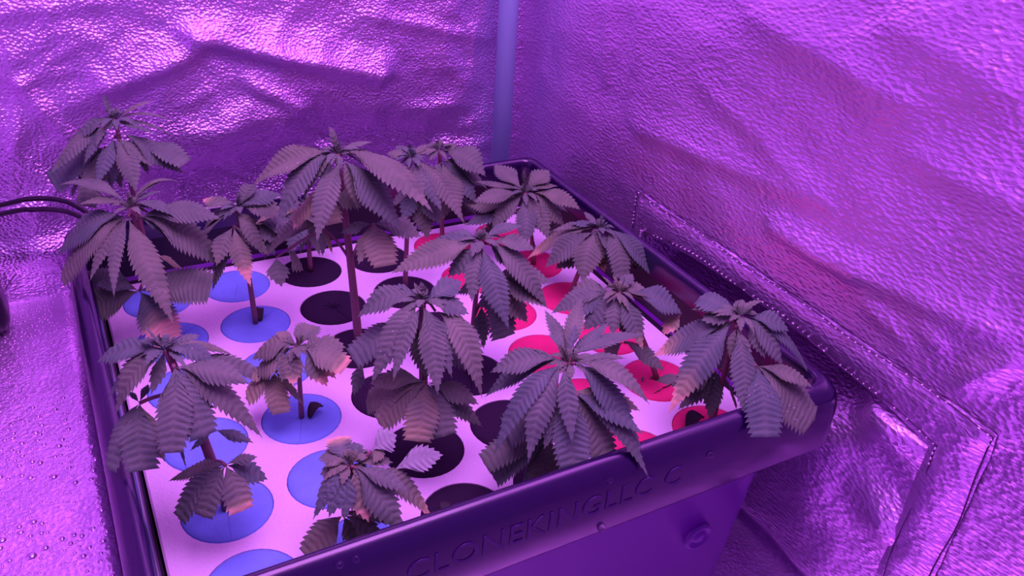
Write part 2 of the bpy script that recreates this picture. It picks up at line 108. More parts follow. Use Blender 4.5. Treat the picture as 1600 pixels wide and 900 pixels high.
  ((325.2,-132.8,215.4),(320,-135.6,216.8),[((320,-135.6,216.8),(308.5,-146.9,210.7),(297.1,-158.3,187.2),23.2,1,0,2,0.1,0),((320,-135.6,216.8),(325.7,-143.8,212.6),(331.4,-152,198.7),10.7,1,0,2,-0.25,0),((320,-135.6,216.8),(318.9,-141.6,209.4),(317.8,-147.6,192.3),16.7,1,0,2,-0.03,0),((320,-135.6,216.8),(302.8,-127.8,209.9),(285.7,-120.1,182.8),23.6,1,0,2,0.31,0)]),
  ((325.2,-132.8,215.4),(330.7,-136,217.2),[((330.7,-136,217.2),(330,-151.6,213.7),(329.2,-167.2,189),20.3,0.9,0,2,-0.11,0),((330.7,-136,217.2),(348.2,-151.7,215),(365.8,-167.4,174.8),20.4,1,0,2,-0.27,0),((330.7,-136,217.2),(342.4,-149.6,210.7),(354.1,-163.2,184.9),21.6,1,0,2,-0.26,0),((330.7,-136,217.2),(347.5,-141.4,203.4),(364.3,-146.7,167.5),7.4,1,0,2,-0.21,0)]),
  ((320.9,-130.3,200.5),(324.6,-127.8,195.5),[((324.6,-127.8,195.5),(309.8,-124.6,194),(295,-121.3,180.2),23.6,1,0,2,0,0),((324.6,-127.8,195.5),(317,-128.8,192.3),(309.5,-129.8,181.6),19.8,1,0,2,0,0),((324.6,-127.8,195.5),(326.9,-135.4,192.2),(329.2,-142.9,181.3),18.4,1,0.5,0.8,0,0),((324.6,-127.8,195.5),(337.2,-138.4,197),(349.9,-149,186.1),20.6,1,0,2,0,0)]),
  ],[((330.1,-135.6,232.7),2.6),((325.9,-133.2,230),2.6)]),
 ('clone on a red collar by the right wall, wilted leaf hanging at its foot',0.002,(310,-248,150),(298.8,-241.5,186.5),(278.1,-229.5,223),[
  ((279.4,-230.2,220.8),(280.3,-227.3,222.3),[((280.3,-227.3,222.3),(292.4,-230.3,223.1),(304.5,-233.3,216.3),23.9,0.85,0,2,0,0),((280.3,-227.3,222.3),(287.7,-224.2,228.8),(295,-221,229.1),10.7,1,0,2,0,0),((285.1,-230.1,220.6),(301.3,-242,225.3),(317.4,-254,209.2),30.1,1,0,2,0,0),((319.8,-250.2,205.8),(311.1,-252.6,204.5),(302.4,-254.9,195.8),12.6,1,1,0.6,0,0),((280.3,-227.3,222.3),(289,-228.5,220.9),(297.8,-229.7,212.1),7.6,1,0,2,0,0)]),
  ((279.4,-230.2,220.8),(274.4,-232,222.1),[((274.4,-232,222.1),(262.2,-232.3,217.7),(250,-232.5,200.1),22.4,1,0,2,0.27,0),((274.4,-232,222.1),(268.4,-240.5,217),(262.5,-249.1,203.4),14.2,1,0,2,0.05,0),((274.4,-232,222.1),(279.3,-239.1,218.5),(284.3,-246.2,206.5),8.5,1,0,2,-0.25,0),((274.4,-232,222.1),(277.2,-247,218.6),(279.9,-262,194.6),18.4,1,0,0.95,-0.17,0),((274.4,-232,222.1),(277.1,-238.8,213.2),(279.8,-245.7,192.3),17.5,1,0,2,-0.11,0)]),
  ((279.4,-230.2,220.8),(276.1,-226,219.4),[((276.1,-226,219.4),(254.6,-220.7,221.8),(233.1,-215.3,207.8),15.9,1,0,2,0.38,0),((276.1,-226,219.4),(263.4,-216.5,222.1),(250.6,-207,213),22.6,1,0,2,0.39,0),((276.1,-226,219.4),(259.2,-225.6,219.3),(242.3,-225.2,206.1),13.2,1,0,2,0.34,0)]),
  ((301,-242.8,175.5),(283.2,-237.1,183.7),[((283.2,-237.1,183.7),(292.9,-249.9,183.7),(302.6,-262.7,169.8),13.9,1,0,2,-0.32,0),((283.2,-237.1,183.7),(276.2,-234.6,180.6),(269.2,-232,170.2),12.7,1,0,2,0.31,0)]),
  ((308.9,-247.3,153.6),(306,-245.7,150.1),[((306,-245.7,150.1),(306.4,-252.9,136.5),(306.8,-260.1,152),26.2,0.85,0,2,-0.07,0),((306,-245.7,150.1),(317.1,-251.6,135.1),(328.1,-257.6,152),22.5,0.85,0,2,-0.18,0),((306,-245.7,150.1),(313.7,-248.7,141.4),(321.3,-251.6,152),11.9,1,0,2,-0.19,0),((306,-245.7,150.1),(314.4,-255.3,153),(322.8,-264.9,152),16,1,0,2,-0.37,0),((306,-245.7,150.1),(301.8,-246,148.3),(297.6,-246.3,152),7.9,1,0,2,0.25,0)]),
  ],[((273,-226.5,235.4),2.7),((266.5,-222.8,234.8),2.2),((279.9,-230.5,235),2.7)]),
 ('largest clone, at the front rim with wide fan leaves over the embossed lettering',0.003,(186,-310,150),(186.1,-310.1,196.6),(186.4,-310.2,243.2),[
  ((186.4,-310.2,240.4),(187.2,-306.1,242.9),[((187.2,-306.1,242.9),(190.6,-286.6,249.1),(194.1,-267.1,251.2),11.1,1,0,2,0,0),((187.2,-306.1,242.9),(202.4,-288.5,253.5),(217.6,-270.9,256.4),11.5,1,0,2,0,0),((187.2,-306.1,242.9),(207.4,-297.1,248.3),(227.6,-288.2,246.6),10.3,1,0,2,0,0),((187.2,-306.1,242.9),(216,-304.3,250.9),(244.8,-302.6,241.6),13.7,1,0,2,0,0),((187.2,-306.1,242.9),(185,-298.3,250.3),(182.7,-290.6,251.2),5,1,0,2,0,0),((187.2,-306.1,242.9),(194,-298.9,252.9),(200.8,-291.7,254.7),4.2,1,0,2,0,0)]),
  ((186.4,-310.2,240.4),(182.4,-306.8,243.8),[((182.4,-306.8,243.8),(165.7,-296.2,247.5),(148.9,-285.7,230.3),17.5,1,0,2,0.38,0),((182.4,-306.8,243.8),(166.8,-291.4,238.8),(151.2,-276.1,204.4),16.8,1,0,2,0.3,0),((182.4,-306.8,243.8),(171.3,-294.8,245.6),(160.1,-282.9,235.3),11.2,1,0,2,0.37,0)]),
  ((186.4,-310.2,240.4),(180,-313.4,245.4),[((180,-313.4,245.4),(156.8,-318,243.2),(133.7,-322.6,202.8),14.4,1,0,2,0.25,0),((180,-313.4,245.4),(163,-326.3,238.8),(146.1,-339.2,206.8),15.5,1,0,2,0.14,0),((180,-313.4,245.4),(175.1,-328.8,238.4),(170.3,-344.1,215.7),11.7,1,0,2,-0.04,0)]),
  ((186.4,-310.2,240.4),(186.6,-315,245.4),[((186.6,-315,245.4),(196.2,-327.7,241.7),(205.8,-340.4,216.6),15.7,1,0,2,-0.25,0),((186.6,-315,245.4),(199.4,-334.4,243.1),(212.2,-353.9,203.2),16.2,1,0,2,-0.24,0),((186.6,-315,245.4),(201.6,-331.8,254.8),(216.5,-348.7,231.1),13.7,1,0,2,-0.35,0),((186.6,-315,245.4),(201.1,-319.2,251.2),(215.6,-323.4,246.2),6.3,1,0,2,-0.39,0)]),
  ((186.2,-310.1,215.2),(181.1,-321,231.5),[((181.1,-321,231.5),(165.6,-313.4,222.9),(150.2,-305.9,200.5),26.9,0.8,0,2,0.31,0),((181.1,-321,231.5),(169.9,-327.8,226.1),(158.8,-334.5,208),12.3,1,0,2,0.17,0),((181.1,-321,231.5),(176.1,-335,222.4),(171.1,-349,197),21.4,0.83,0,2,-0.02,0),((181.1,-321,231.5),(187.1,-335.5,222.5),(193.1,-350,196.5),21.9,0.85,0,2,-0.19,0),((181.1,-321,231.5),(195.6,-343.5,232),(210.2,-366,192.9),12.2,1,0,2,-0.27,0),((181.1,-321,231.5),(198.5,-331.7,234.3),(216,-342.3,222),13.7,1,0.5,2,-0.38,0),((181.1,-321,231.5),(195.8,-338.1,232.4),(210.4,-355.2,216.2),13.4,1,0,2,-0.34,0)]),
  ((186.1,-310.1,182.6),(176.9,-314,195.5),[((176.9,-314,195.5),(156.9,-310,196.5),(136.9,-306,181.9),17.6,0.85,0,2,0.37,0),((176.9,-314,195.5),(161,-309.4,188.6),(145.1,-304.8,165.6),18.2,0.85,0,2,0.31,0),((176.9,-314,195.5),(171.3,-318.5,186.7),(165.7,-323,166.1),17.3,0.82,0,2,0.09,0),((176.9,-314,195.5),(167.6,-313.9,184.2),(158.3,-313.9,157.8),8.6,1,0,2,0.18,0),((176.9,-314,195.5),(185.2,-317.1,186.2),(193.6,-320.2,164),16.1,1,0,2,-0.17,0)]),
  ],[((181.1,-307.1,262.8),2.5),((178.5,-305.6,256.1),2.2),((186,-310,259),2.5)]),
 ('clone in the front right corner of the tray overhanging the outside of the rim',0.002,(310,-310,150),(310.5,-310.3,196.8),(311.4,-310.8,243.6),[
  ((311.3,-310.8,240.8),(312.4,-307.9,243.1),[((312.4,-307.9,243.1),(306.4,-296.5,247.5),(300.3,-285.1,245.8),25.2,0.8,0,2,0,0),((312.4,-307.9,243.1),(302,-303.7,244),(291.6,-299.4,237.9),18.1,1,0,2,0,0),((312.4,-307.9,243.1),(301.6,-298.7,246.9),(290.8,-289.4,240.4),13.7,1,0,2,0,0),((312.4,-307.9,243.1),(317.5,-304.3,247.4),(322.5,-300.7,247),7.6,1,0,2,0,0),((312.4,-307.9,243.1),(323.5,-307.1,248.7),(334.5,-306.3,246.3),4.6,1,0,2,0,0)]),
  ((311.3,-310.8,240.8),(306.8,-311.6,240.4),[((306.8,-311.6,240.4),(291.9,-294.1,233.4),(277.1,-276.6,199.1),29,1,0,0.82,0.29,0),((306.8,-311.6,240.4),(281.5,-317.6,230.7),(256.1,-323.6,192.7),20.4,1,0,0.82,0.24,0),((306.8,-311.6,240.4),(297.6,-307.6,236.2),(288.5,-303.6,222.2),11.9,1,0,2,0.31,0)]),
  ((311.3,-310.8,240.8),(305,-316.4,239.5),[((305,-316.4,239.5),(296.7,-336.1,226.8),(288.4,-355.8,200.1),17.1,1,0,2,-0.01,0),((305,-316.4,239.5),(304.5,-326.2,235.3),(303.9,-336,221.4),8.6,1,0,2,-0.11,0),((305,-316.4,239.5),(302,-319.4,234.2),(298.9,-322.5,221.7),5.9,1,0,2,0.07,0)]),
  ((311.3,-310.8,240.8),(315.5,-313.2,242.1),[((315.5,-313.2,242.1),(323.4,-325.3,240.6),(331.4,-337.4,215.8),20.1,1,0,2,-0.24,0),((315.5,-313.2,242.1),(341,-324.8,243.2),(366.5,-336.3,191.6),22,1,0,2,-0.28,0),((315.5,-313.2,242.1),(328.6,-320,245.4),(341.7,-326.8,233.4),14.5,1,0,2,-0.38,0),((315.5,-313.2,242.1),(316.6,-323.3,237.8),(317.7,-333.4,223.6),13.7,1,0,2,-0.15,0)]),
  ((310.8,-310.5,210.8),(306.6,-338.1,224),[((306.6,-338.1,224),(299.6,-354,218.5),(292.7,-370,197.2),23,0.82,0,2,-0.01,0),((306.6,-338.1,224),(320.8,-353,218.2),(335,-368,194.1),34.7,0.82,0,2,-0.29,0),((306.6,-338.1,224),(320.7,-349.5,226.1),(334.8,-360.9,214.6),13.2,1,0,2,-0.37,0),((306.6,-338.1,224),(301.2,-341.5,216.4),(295.9,-344.9,198.4),6.5,1,0,2,0.11,0)]),
  ((310.7,-310.4,201.5),(311,-305.9,196.9),[((311,-305.9,196.9),(296.9,-299.9,196.5),(282.9,-293.9,184.3),27.3,1,0,2,0,0),((311,-305.9,196.9),(297.1,-304.7,191),(283.3,-303.5,171.7),17.9,1,0,2,0,0),((311,-305.9,196.9),(305.6,-310.9,188),(300.3,-315.9,167.2),13.3,1,0,2,0,0),((311,-305.9,196.9),(318.5,-309.9,187.5),(326,-313.8,165.3),18,1,0,2,0,0)]),
  ],[((310.6,-310.3,254.5),2.8),((318.9,-315.2,254.3),2)]),
 ('clone at the centre of the tray with a broad pale fan leaf hanging low',0.003,(124,-248,150),(123.5,-247.7,206.7),(122.7,-247.2,263.3),[
  ((122.7,-247.3,259.9),(121.8,-244.4,264.5),[((121.8,-244.4,264.5),(105.3,-237.3,269.7),(88.8,-230.1,250.1),19,1,0,2,0.38,0),((121.8,-244.4,264.5),(103.2,-254.1,262.5),(84.5,-263.8,226.4),17.3,1,0,2,0.18,0),((121.8,-244.4,264.5),(115.8,-245.2,263.9),(109.7,-245.9,253.4),6.7,1,0,2,0.26,0),((121.8,-244.4,264.5),(114.1,-236.3,267.8),(106.4,-228.2,262.9),11.3,1,0,2,0.38,0)]),
  ((122.7,-247.3,259.9),(120.3,-252.8,263.6),[((120.3,-252.8,263.6),(107,-263.3,257.2),(93.8,-273.9,232.4),10.7,1,0,2,0.13,0),((120.3,-252.8,263.6),(117,-271.7,253.9),(113.7,-290.6,228.7),15.8,1,0,2,-0.08,0),((120.3,-252.8,263.6),(122.5,-269,257.5),(124.7,-285.1,233.6),14.4,1,0,2,-0.16,0)]),
  ((122.7,-247.3,259.9),(124.6,-248.3,263.5),[((124.6,-248.3,263.5),(138.8,-250.5,258.5),(153.1,-252.6,238.1),14.8,1,0,2,-0.27,0),((124.6,-248.3,263.5),(135.2,-255,265.4),(145.9,-261.8,256.9),14.7,1,0,2,-0.38,0),((124.6,-248.3,263.5),(137,-246,269.7),(149.5,-243.7,268.2),15,1,0,2,-0.31,0),((129.2,-251,256.9),(135.2,-271.2,260.5),(141.2,-291.5,218.3),19,1,0,2,-0.19,0),((124.6,-248.3,263.5),(132.5,-246.1,267.7),(140.3,-243.9,266),9.1,1,0,2,-0.29,0)]),
  ((123,-247.4,240.6),(117.7,-239.7,246.8),[((117.7,-239.7,246.8),(100,-238.8,244.5),(82.2,-237.8,227.7),24.3,0.85,0,2,0,0),((93.2,-225.5,214),(88.8,-228.3,208.2),(84.5,-231,194.5),9.6,1,0,2,0,0),((117.7,-239.7,246.8),(120.1,-248,236.5),(122.4,-256.3,212.3),16.1,1,0,2,0,0),((117.7,-239.7,246.8),(133.5,-258.3,243.2),(149.2,-276.9,219.5),21.2,1,0,2,0,0),((117.7,-239.7,246.8),(134.7,-251.2,243.9),(151.8,-262.7,224.3),21.4,1,0,2,0,0),((117.7,-239.7,246.8),(107.7,-244.6,242),(97.6,-249.4,226.4),14.7,1,0,2,0,0)]),
  ((123.5,-247.7,201),(118.5,-263.3,216.6),[((118.5,-263.3,216.6),(105.1,-247.7,211.5),(91.7,-232.1,188.5),23.8,0.85,0.3,2,0.32,0),((118.5,-263.3,216.6),(104.7,-253.2,219.5),(90.9,-243,209.8),15.2,1,0.35,2,0.39,0),((118.5,-263.3,216.6),(104.6,-260.5,210.5),(90.6,-257.7,190.6),20.8,0.85,0.3,2,0.3,0),((118.5,-263.3,216.6),(111.3,-274,211.2),(104,-284.6,193.3),19.9,0.82,0.6,2,0.05,0),((118.5,-263.3,216.6),(119,-275.6,211.4),(119.5,-287.9,194.2),19.6,0.82,0.25,2,-0.13,0),((118.5,-263.3,216.6),(133.7,-271.6,209.3),(148.9,-279.9,185.1),15.5,1,0,2,-0.28,0),((118.5,-263.3,216.6),(131.5,-272.5,217),(144.5,-281.7,205.3),14.8,1,0,2,-0.37,0)]),
  ],[((118.5,-244.8,275.4),2.2),((122,-246.8,276.2),3.3),((124.2,-248.1,273),2.6)]),
 ('small clone with pink crisped leaf edges on a blue collar near the middle',0.0017,(62,-186,150),(62.5,-186.3,179.4),(63.5,-186.9,208.8),[
  ((63.5,-186.9,207),(62.7,-184.1,208.7),[((62.7,-184.1,208.7),(49.8,-177.3,214.7),(36.9,-170.5,195.1),20.5,1,0.15,2,0.37,0),((62.7,-184.1,208.7),(69.9,-178.3,212.5),(77.2,-172.5,212.4),17.5,0.85,0.2,2,-0.16,0),((62.7,-184.1,208.7),(58.1,-177.4,213.1),(53.5,-170.7,211.6),7.5,1,0.2,2,0.34,0),((62.7,-184.1,208.7),(60.4,-180.1,211.7),(58.1,-176.1,211.3),2.4,1,0,2,0.32,0)]),
  ((63.5,-186.9,207),(58.9,-188.8,209.3),[((58.9,-188.8,209.3),(47.6,-182.7,204.7),(36.2,-176.5,186),28.4,1,0.2,2,0.31,0),((58.9,-188.8,209.3),(53.5,-194.8,206),(48.1,-200.8,194.8),11,1,0.15,2,0.09,0),((58.9,-188.8,209.3),(56.3,-197.4,205.6),(53.8,-205.9,193.2),14.1,1,0.3,0.8,-0.04,0),((58.9,-188.8,209.3),(52.9,-182.3,207),(46.8,-175.7,196.7),17.1,1,0.2,2,0.32,0)]),
  ((63.5,-186.9,207),(66.2,-191.9,209.3),[((66.2,-191.9,209.3),(69.9,-201.5,204.9),(73.6,-211,190.6),16.3,1,0.3,0.74,-0.21,0),((66.2,-191.9,209.3),(78.3,-195.7,213.4),(90.4,-199.5,208.5),15.5,1,0.3,2,-0.39,0),((66.2,-191.9,209.3),(76.3,-202,211.2),(86.3,-212.1,202.6),19.3,0.9,0.3,0.85,-0.37,0),((66.2,-191.9,209.3),(73.7,-198.9,205),(81.1,-205.9,190.9),13.1,1,0.2,0.6,-0.27,0),((66.2,-191.9,209.3),(72.6,-191.1,213.1),(78.9,-190.2,212.1),13.7,1,0.25,2,-0.32,0)]),
  ((62.8,-186.5,185.3),(47.8,-182.4,190.7),[((47.8,-182.4,190.7),(38.3,-181.2,186.7),(28.8,-180.1,173.3),21.1,0.88,0.8,2,0.29,0),((47.8,-182.4,190.7),(39.8,-178.5,191.3),(31.7,-174.6,185.1),12.4,1,0.7,2,0.39,0),((47.8,-182.4,190.7),(46.8,-192.6,186.4),(45.7,-202.9,172.2),14.9,0.85,0.7,2,-0.1,0),((47.8,-182.4,190.7),(54.2,-191.1,186.2),(60.5,-199.8,171.3),6.1,1,0.5,2,-0.25,0)]),
  ],[((64.2,-187.3,219.1),2),((66.8,-188.8,217.4),2),((61.3,-185.6,217.9),2)]),
 ('small clone nearest the front rim with pink burnt spots and pale upturned leaves',0.0026,(62,-310,150),(60.2,-308.9,181.2),(56.7,-306.9,212.4),[
  ((56.9,-307.1,210.5),(57.1,-303.7,211.3),[((57.1,-303.7,211.3),(57,-295.2,214.9),(56.9,-286.8,215.6),14.3,0.72,0,0.85,0,0),((57.1,-303.7,211.3),(61.2,-299.7,215.2),(65.3,-295.7,214.8),7.7,0.85,0,2,0,0),((57.1,-303.7,211.3),(53.1,-297.1,214),(49.1,-290.4,211),16.2,0.85,0,2,0,0),((57.1,-303.7,211.3),(49.7,-301.7,211),(42.4,-299.8,204.7),16,1,0,2,0,0),((57.1,-303.7,211.3),(67.9,-307.6,214.9),(78.8,-311.5,209.2),13.1,1,0,2,0,0),((57.1,-303.7,211.3),(66.1,-303.8,213.5),(75.2,-303.9,209.2),9.5,1,0,2,0,0)]),
  ((56.9,-307.1,210.5),(53.7,-311,213.4),[((53.7,-311,213.4),(43,-314.4,212.4),(32.4,-317.9,193.2),9.7,1,0,2,0.22,0),((53.7,-311,213.4),(46.6,-316.9,210),(39.5,-322.8,196.6),12.3,1,0,2,0.13,0),((53.7,-311,213.4),(49.8,-319.3,208.8),(45.9,-327.7,196.6),9.9,1,0,2,-0,0),((53.7,-311,213.4),(45.7,-309.5,210),(37.8,-308,198.8),9.3,1,0,2,0.3,0)]),
  ((56.9,-307.1,210.5),(56.9,-311.7,214.6),[((56.9,-311.7,214.6),(65,-325.8,209.5),(73,-339.9,185.1),17.4,1,0.15,2,-0.23,0),((62,-314.6,210.6),(77.9,-322.7,211.4),(93.7,-330.8,178.5),14.4,1,0,0.88,-0.28,0),((56.9,-311.7,214.6),(68.5,-321.7,215.5),(80,-331.8,204.9),9.8,1,0,2,-0.36,0),((56.9,-311.7,214.6),(57.5,-320.6,208.2),(58.1,-329.6,191.2),14.9,1,0.3,0.75,-0.11,0),((56.9,-311.7,214.6),(64,-319.4,210.1),(71.1,-327.2,195.3),11.5,1,0,2,-0.26,0)]),
  ((58,-307.7,199.9),(68.5,-306.8,217.3),[((68.5,-306.8,217.3),(76,-306.3,222.5),(83.4,-305.7,222.1),14.2,1,0,2,-0.7,1),((68.5,-306.8,217.3),(71.1,-309.3,217.3),(73.7,-311.8,214.5),12.7,1,0.3,2,0,0)]),
  ((58,-307.7,199.9),(73.4,-312,203),[((77,-314.1,206.1),(90.3,-317.5,213.8),(103.6,-320.9,213.1),14.1,1,0,2,-0.8,1)]),
  ((60,-308.9,178.1),(50.1,-310.1,181.4),[((50.1,-310.1,181.4),(39.2,-311.4,176.8),(28.2,-312.7,161.4),20.5,0.86,0.35,2,0.26,0),((50.1,-310.1,181.4),(51.9,-314.8,175.3),(53.7,-319.4,161.1),10.8,1,0.4,2,-0.11,0),((50.1,-310.1,181.4),(58.4,-319,180.3),(66.7,-327.9,169.5),11.1,1,0.2,2,-0.33,0),((50.1,-310.1,181.4),(67,-319.8,184.7),(83.8,-329.5,173.9),7.4,1,0,2,-0.39,0)]),
  ],[((55.1,-306,223.7),1.7),((58.5,-308,221.5),1.7),((56.1,-306.6,201.5),2.3)]),
]
CREASE_BACK=[(0.071,0.323,0.235,0.275,0.016,0.03,0.012),(0.001,0.286,0.073,0.312,0.013,0.03,0.014),(0.049,0.213,0.160,0.223,0.008,0.09,0.034),(0.214,0.207,0.340,0.183,0.0025,0.018,0.014),(0.112,0.278,0.165,0.248,0.006,0.014,0.008),(0.056,0.264,0.081,0.275,0.003,0.009,0.006),(-0.063,0.297,-0.019,0.322,0.003,0.007,0.007),(-0.063,0.296,-0.023,0.304,0.003,0.006,0.007),(-0.063,0.295,-0.038,0.246,0.005,0.012,0.009),(-0.064,0.296,-0.074,0.306,0.003,0.007,0.007),(-0.064,0.295,-0.088,0.205,0.003,0.008,0.008),(-0.064,0.201,-0.011,0.219,0.004,0.012,0.008),(0.099,0.207,0.159,0.252,0.005,0.012,0.01),(0.241,0.227,0.339,0.208,0.0016,0.012,0.008),(0.218,0.333,0.350,0.301,0.003,0.01,0.008),(0.333,0.314,0.335,0.266,0.004,0.005,0.005),(0.268,0.276,0.344,0.275,0.0014,0.008,0.006),(0.268,0.237,0.342,0.232,0.0012,0.008,0.006),(0.143,0.200,0.355,0.188,0.004,0.014,0.012),(-0.065,0.350,0.017,0.355,0.003,0.01,0.01),(-0.100,0.189,-0.046,0.192,0.005,0.014,0.009),]
CREASE_RIGHT=[(-0.085,0.277,-0.273,0.295,0.005,0.026,0.012),(-0.252,0.263,-0.328,0.265,0.006,0.02,0.009),(-0.327,0.267,-0.424,0.280,0.004,0.02,0.012),(-0.338,0.251,-0.376,0.243,0.004,0.01,0.007),(-0.381,0.258,-0.400,0.254,0.003,0.008,0.006),(-0.415,0.238,-0.441,0.274,0.005,0.014,0.012),(-0.024,0.358,-0.026,0.298,0.003,0.01,0.01),(-0.070,0.379,-0.070,0.322,0.003,0.012,0.012),(-0.192,0.398,-0.327,0.379,0.007,0.04,0.025),(-0.153,0.337,-0.296,0.296,0.003,0.02,0.016),(-0.303,0.420,-0.389,0.403,0.005,0.04,0.025),(0.071,0.348,0.092,0.242,0.003,0.01,0.008),(-0.415,0.215,-0.460,0.226,0.005,0.02,0.014),(-0.337,0.352,-0.411,0.349,0.004,0.024,0.018),]
# ---------------------------------------------------------------- helpers
def mesh_obj(name, verts, faces, mat=None, parent=None, smooth=True):
    me = bpy.data.meshes.new(name)
    me.from_pydata([tuple(v) for v in verts], [], faces)
    me.update()
    if smooth:
        me.polygons.foreach_set('use_smooth', [True] * len(me.polygons))
    o = bpy.data.objects.new(name, me)
    COL.objects.link(o)
    if mat: me.materials.append(mat)
    if parent: o.parent = parent
    return o

def bm_obj(name, bm, mat=None, parent=None, smooth=True):
    me = bpy.data.meshes.new(name)
    bm.normal_update()
    bm.to_mesh(me); bm.free()
    if smooth:
        me.polygons.foreach_set('use_smooth', [True] * len(me.polygons))
    o = bpy.data.objects.new(name, me)
    COL.objects.link(o)
    if mat: me.materials.append(mat)
    if parent: o.parent = parent
    return o

def empty(name, loc):
    o = bpy.data.objects.new(name, None)
    o.empty_display_size = 0.02
    o.location = loc
    COL.objects.link(o)
    return o

def tag(o, label, cat, group=None):
    o['label'] = label; o['category'] = cat
    if group: o['group'] = group
    return o

def tube(pts, radii, n=8, cap=True):
    """verts, faces of a tube along points"""
    V = []; F = []
    pts = [Vector(q) for q in pts]
    ref = Vector((0.31, 0.93, 0.17)).normalized()
    for i, q in enumerate(pts):
        a = pts[max(i - 1, 0)]; b = pts[min(i + 1, len(pts) - 1)]
        t = (b - a).normalized()
        u = t.cross(ref)
        if u.length < 0.1: u = t.cross(Vector((1, 0, 0)))
        u.normalize(); v = t.cross(u)
        r = radii[i] if hasattr(radii, '__len__') else radii
        for k in range(n):
            an = 2 * math.pi * k / n
            V.append(q + (u * math.cos(an) + v * math.sin(an)) * r)
    for i in range(len(pts) - 1):
        for k in range(n):
            a = i * n + k; b = i * n + (k + 1) % n
            F.append((a, b, b + n, a + n))
    if cap:
        F.append(tuple(range(n - 1, -1, -1)))
        F.append(tuple(range((len(pts) - 1) * n, len(pts) * n)))
    return V, F

def bez(a, c, b, t):
    return a * (1 - t) ** 2 + c * (2 * t * (1 - t)) + b * (t * t)

def smooth01(a, b, x):
    t = min(1.0, max(0.0, (x - a) / (b - a)))
    return t * t * (3 - 2 * t)

# ---------------------------------------------------------------- materials
def new_mat(name):
    m = bpy.data.materials.new(name); m.use_nodes = True
    nt = m.node_tree
    return m, nt, nt.nodes['Principled BSDF']

def nd(nt, typ, **kw):
    n = nt.nodes.new(typ)
    for k, v in kw.items(): setattr(n, k, v)
    return n

def plain(name, col, rough=0.5, metal=0.0, spec=0.5, bump=None, **kw):
    m, nt, b = new_mat(name)
    b.inputs['Base Color'].default_value = (*col, 1)
    b.inputs['Roughness'].default_value = rough
    b.inputs['Metallic'].default_value = metal
    b.inputs['Specular IOR Level'].default_value = spec
    if bump:
        sc_, st, dist = bump
        tc = nd(nt, 'ShaderNodeTexCoord')
        nz = nd(nt, 'ShaderNodeTexNoise'); nz.inputs['Scale'].default_value = sc_
        nz.inputs['Detail'].default_value = 4
        bp = nd(nt, 'ShaderNodeBump'); bp.inputs['Strength'].default_value = st
        bp.inputs['Distance'].default_value = dist
        nt.links.new(tc.outputs['Object'], nz.inputs['Vector'])
        nt.links.new(nz.outputs['Fac'], bp.inputs['Height'])
        nt.links.new(bp.outputs['Normal'], b.inputs['Normal'])
    return m

def fabric(name, axes_scale, rough, strength, cell=230.0, dist=0.0012, col=(0.80, 0.62, 0.88)):
    """embossed silver tent liner: wrinkly leather grain on a metal film"""
    m, nt, b = new_mat(name)
    b.inputs['Base Color'].default_value = (*col, 1)
    b.inputs['Metallic'].default_value = 0.82
    L = nt.links.new
    tc = nd(nt, 'ShaderNodeTexCoord')
    mp = nd(nt, 'ShaderNodeMapping'); mp.inputs['Scale'].default_value = axes_scale[0]
    mp.inputs['Rotation'].default_value = axes_scale[1]
    wob = nd(nt, 'ShaderNodeTexNoise'); wob.inputs['Scale'].default_value = 60; wob.inputs['Detail'].default_value = 2
    add = nd(nt, 'ShaderNodeMixRGB', blend_type='LINEAR_LIGHT'); add.inputs['Fac'].default_value = 0.0012
    L(tc.outputs['Object'], wob.inputs['Vector'])
    L(tc.outputs['Object'], add.inputs['Color1']); L(wob.outputs['Color'], add.inputs['Color2'])
    L(add.outputs['Color'], mp.inputs['Vector'])
    vo = nd(nt, 'ShaderNodeTexVoronoi', feature='SMOOTH_F1'); vo.inputs['Scale'].default_value = cell
    vo.inputs['Smoothness'].default_value = 0.35
    L(mp.outputs['Vector'], vo.inputs['Vector'])
    nz = nd(nt, 'ShaderNodeTexNoise'); nz.inputs['Scale'].default_value = cell * 2.2
    nz.inputs['Detail'].default_value = 3; nz.inputs['Distortion'].default_value = 0.0
    L(mp.outputs['Vector'], nz.inputs['Vector'])
    ma = nd(nt, 'ShaderNodeMath', operation='MULTIPLY_ADD'); ma.inputs[1].default_value = 0.35
    L(nz.outputs['Fac'], ma.inputs[0]); L(vo.outputs['Distance'], ma.inputs[2])
    big = nd(nt, 'ShaderNodeTexNoise'); big.inputs['Scale'].default_value = 28; big.inputs['Detail'].default_value = 5
    L(tc.outputs['Object'], big.inputs['Vector'])
    b2 = nd(nt, 'ShaderNodeBump'); b2.inputs['Strength'].default_value = 0.30; b2.inputs['Distance'].default_value = 0.008
    L(big.outputs['Fac'], b2.inputs['Height'])
    bp = nd(nt, 'ShaderNodeBump'); bp.inputs['Strength'].default_value = strength; bp.inputs['Distance'].default_value = dist
    L(ma.outputs['Value'], bp.inputs['Height']); L(b2.outputs['Normal'], bp.inputs['Normal'])
    L(bp.outputs['Normal'], b.inputs['Normal'])
    rr = nd(nt, 'ShaderNodeMapRange')
    rr.inputs['From Min'].default_value = 0.3; rr.inputs['From Max'].default_value = 0.7
    rr.inputs['To Min'].default_value = rough - 0.06; rr.inputs['To Max'].default_value = rough + 0.08
    L(big.outputs['Fac'], rr.inputs['Value']); L(rr.outputs['Result'], b.inputs['Roughness'])
    return m

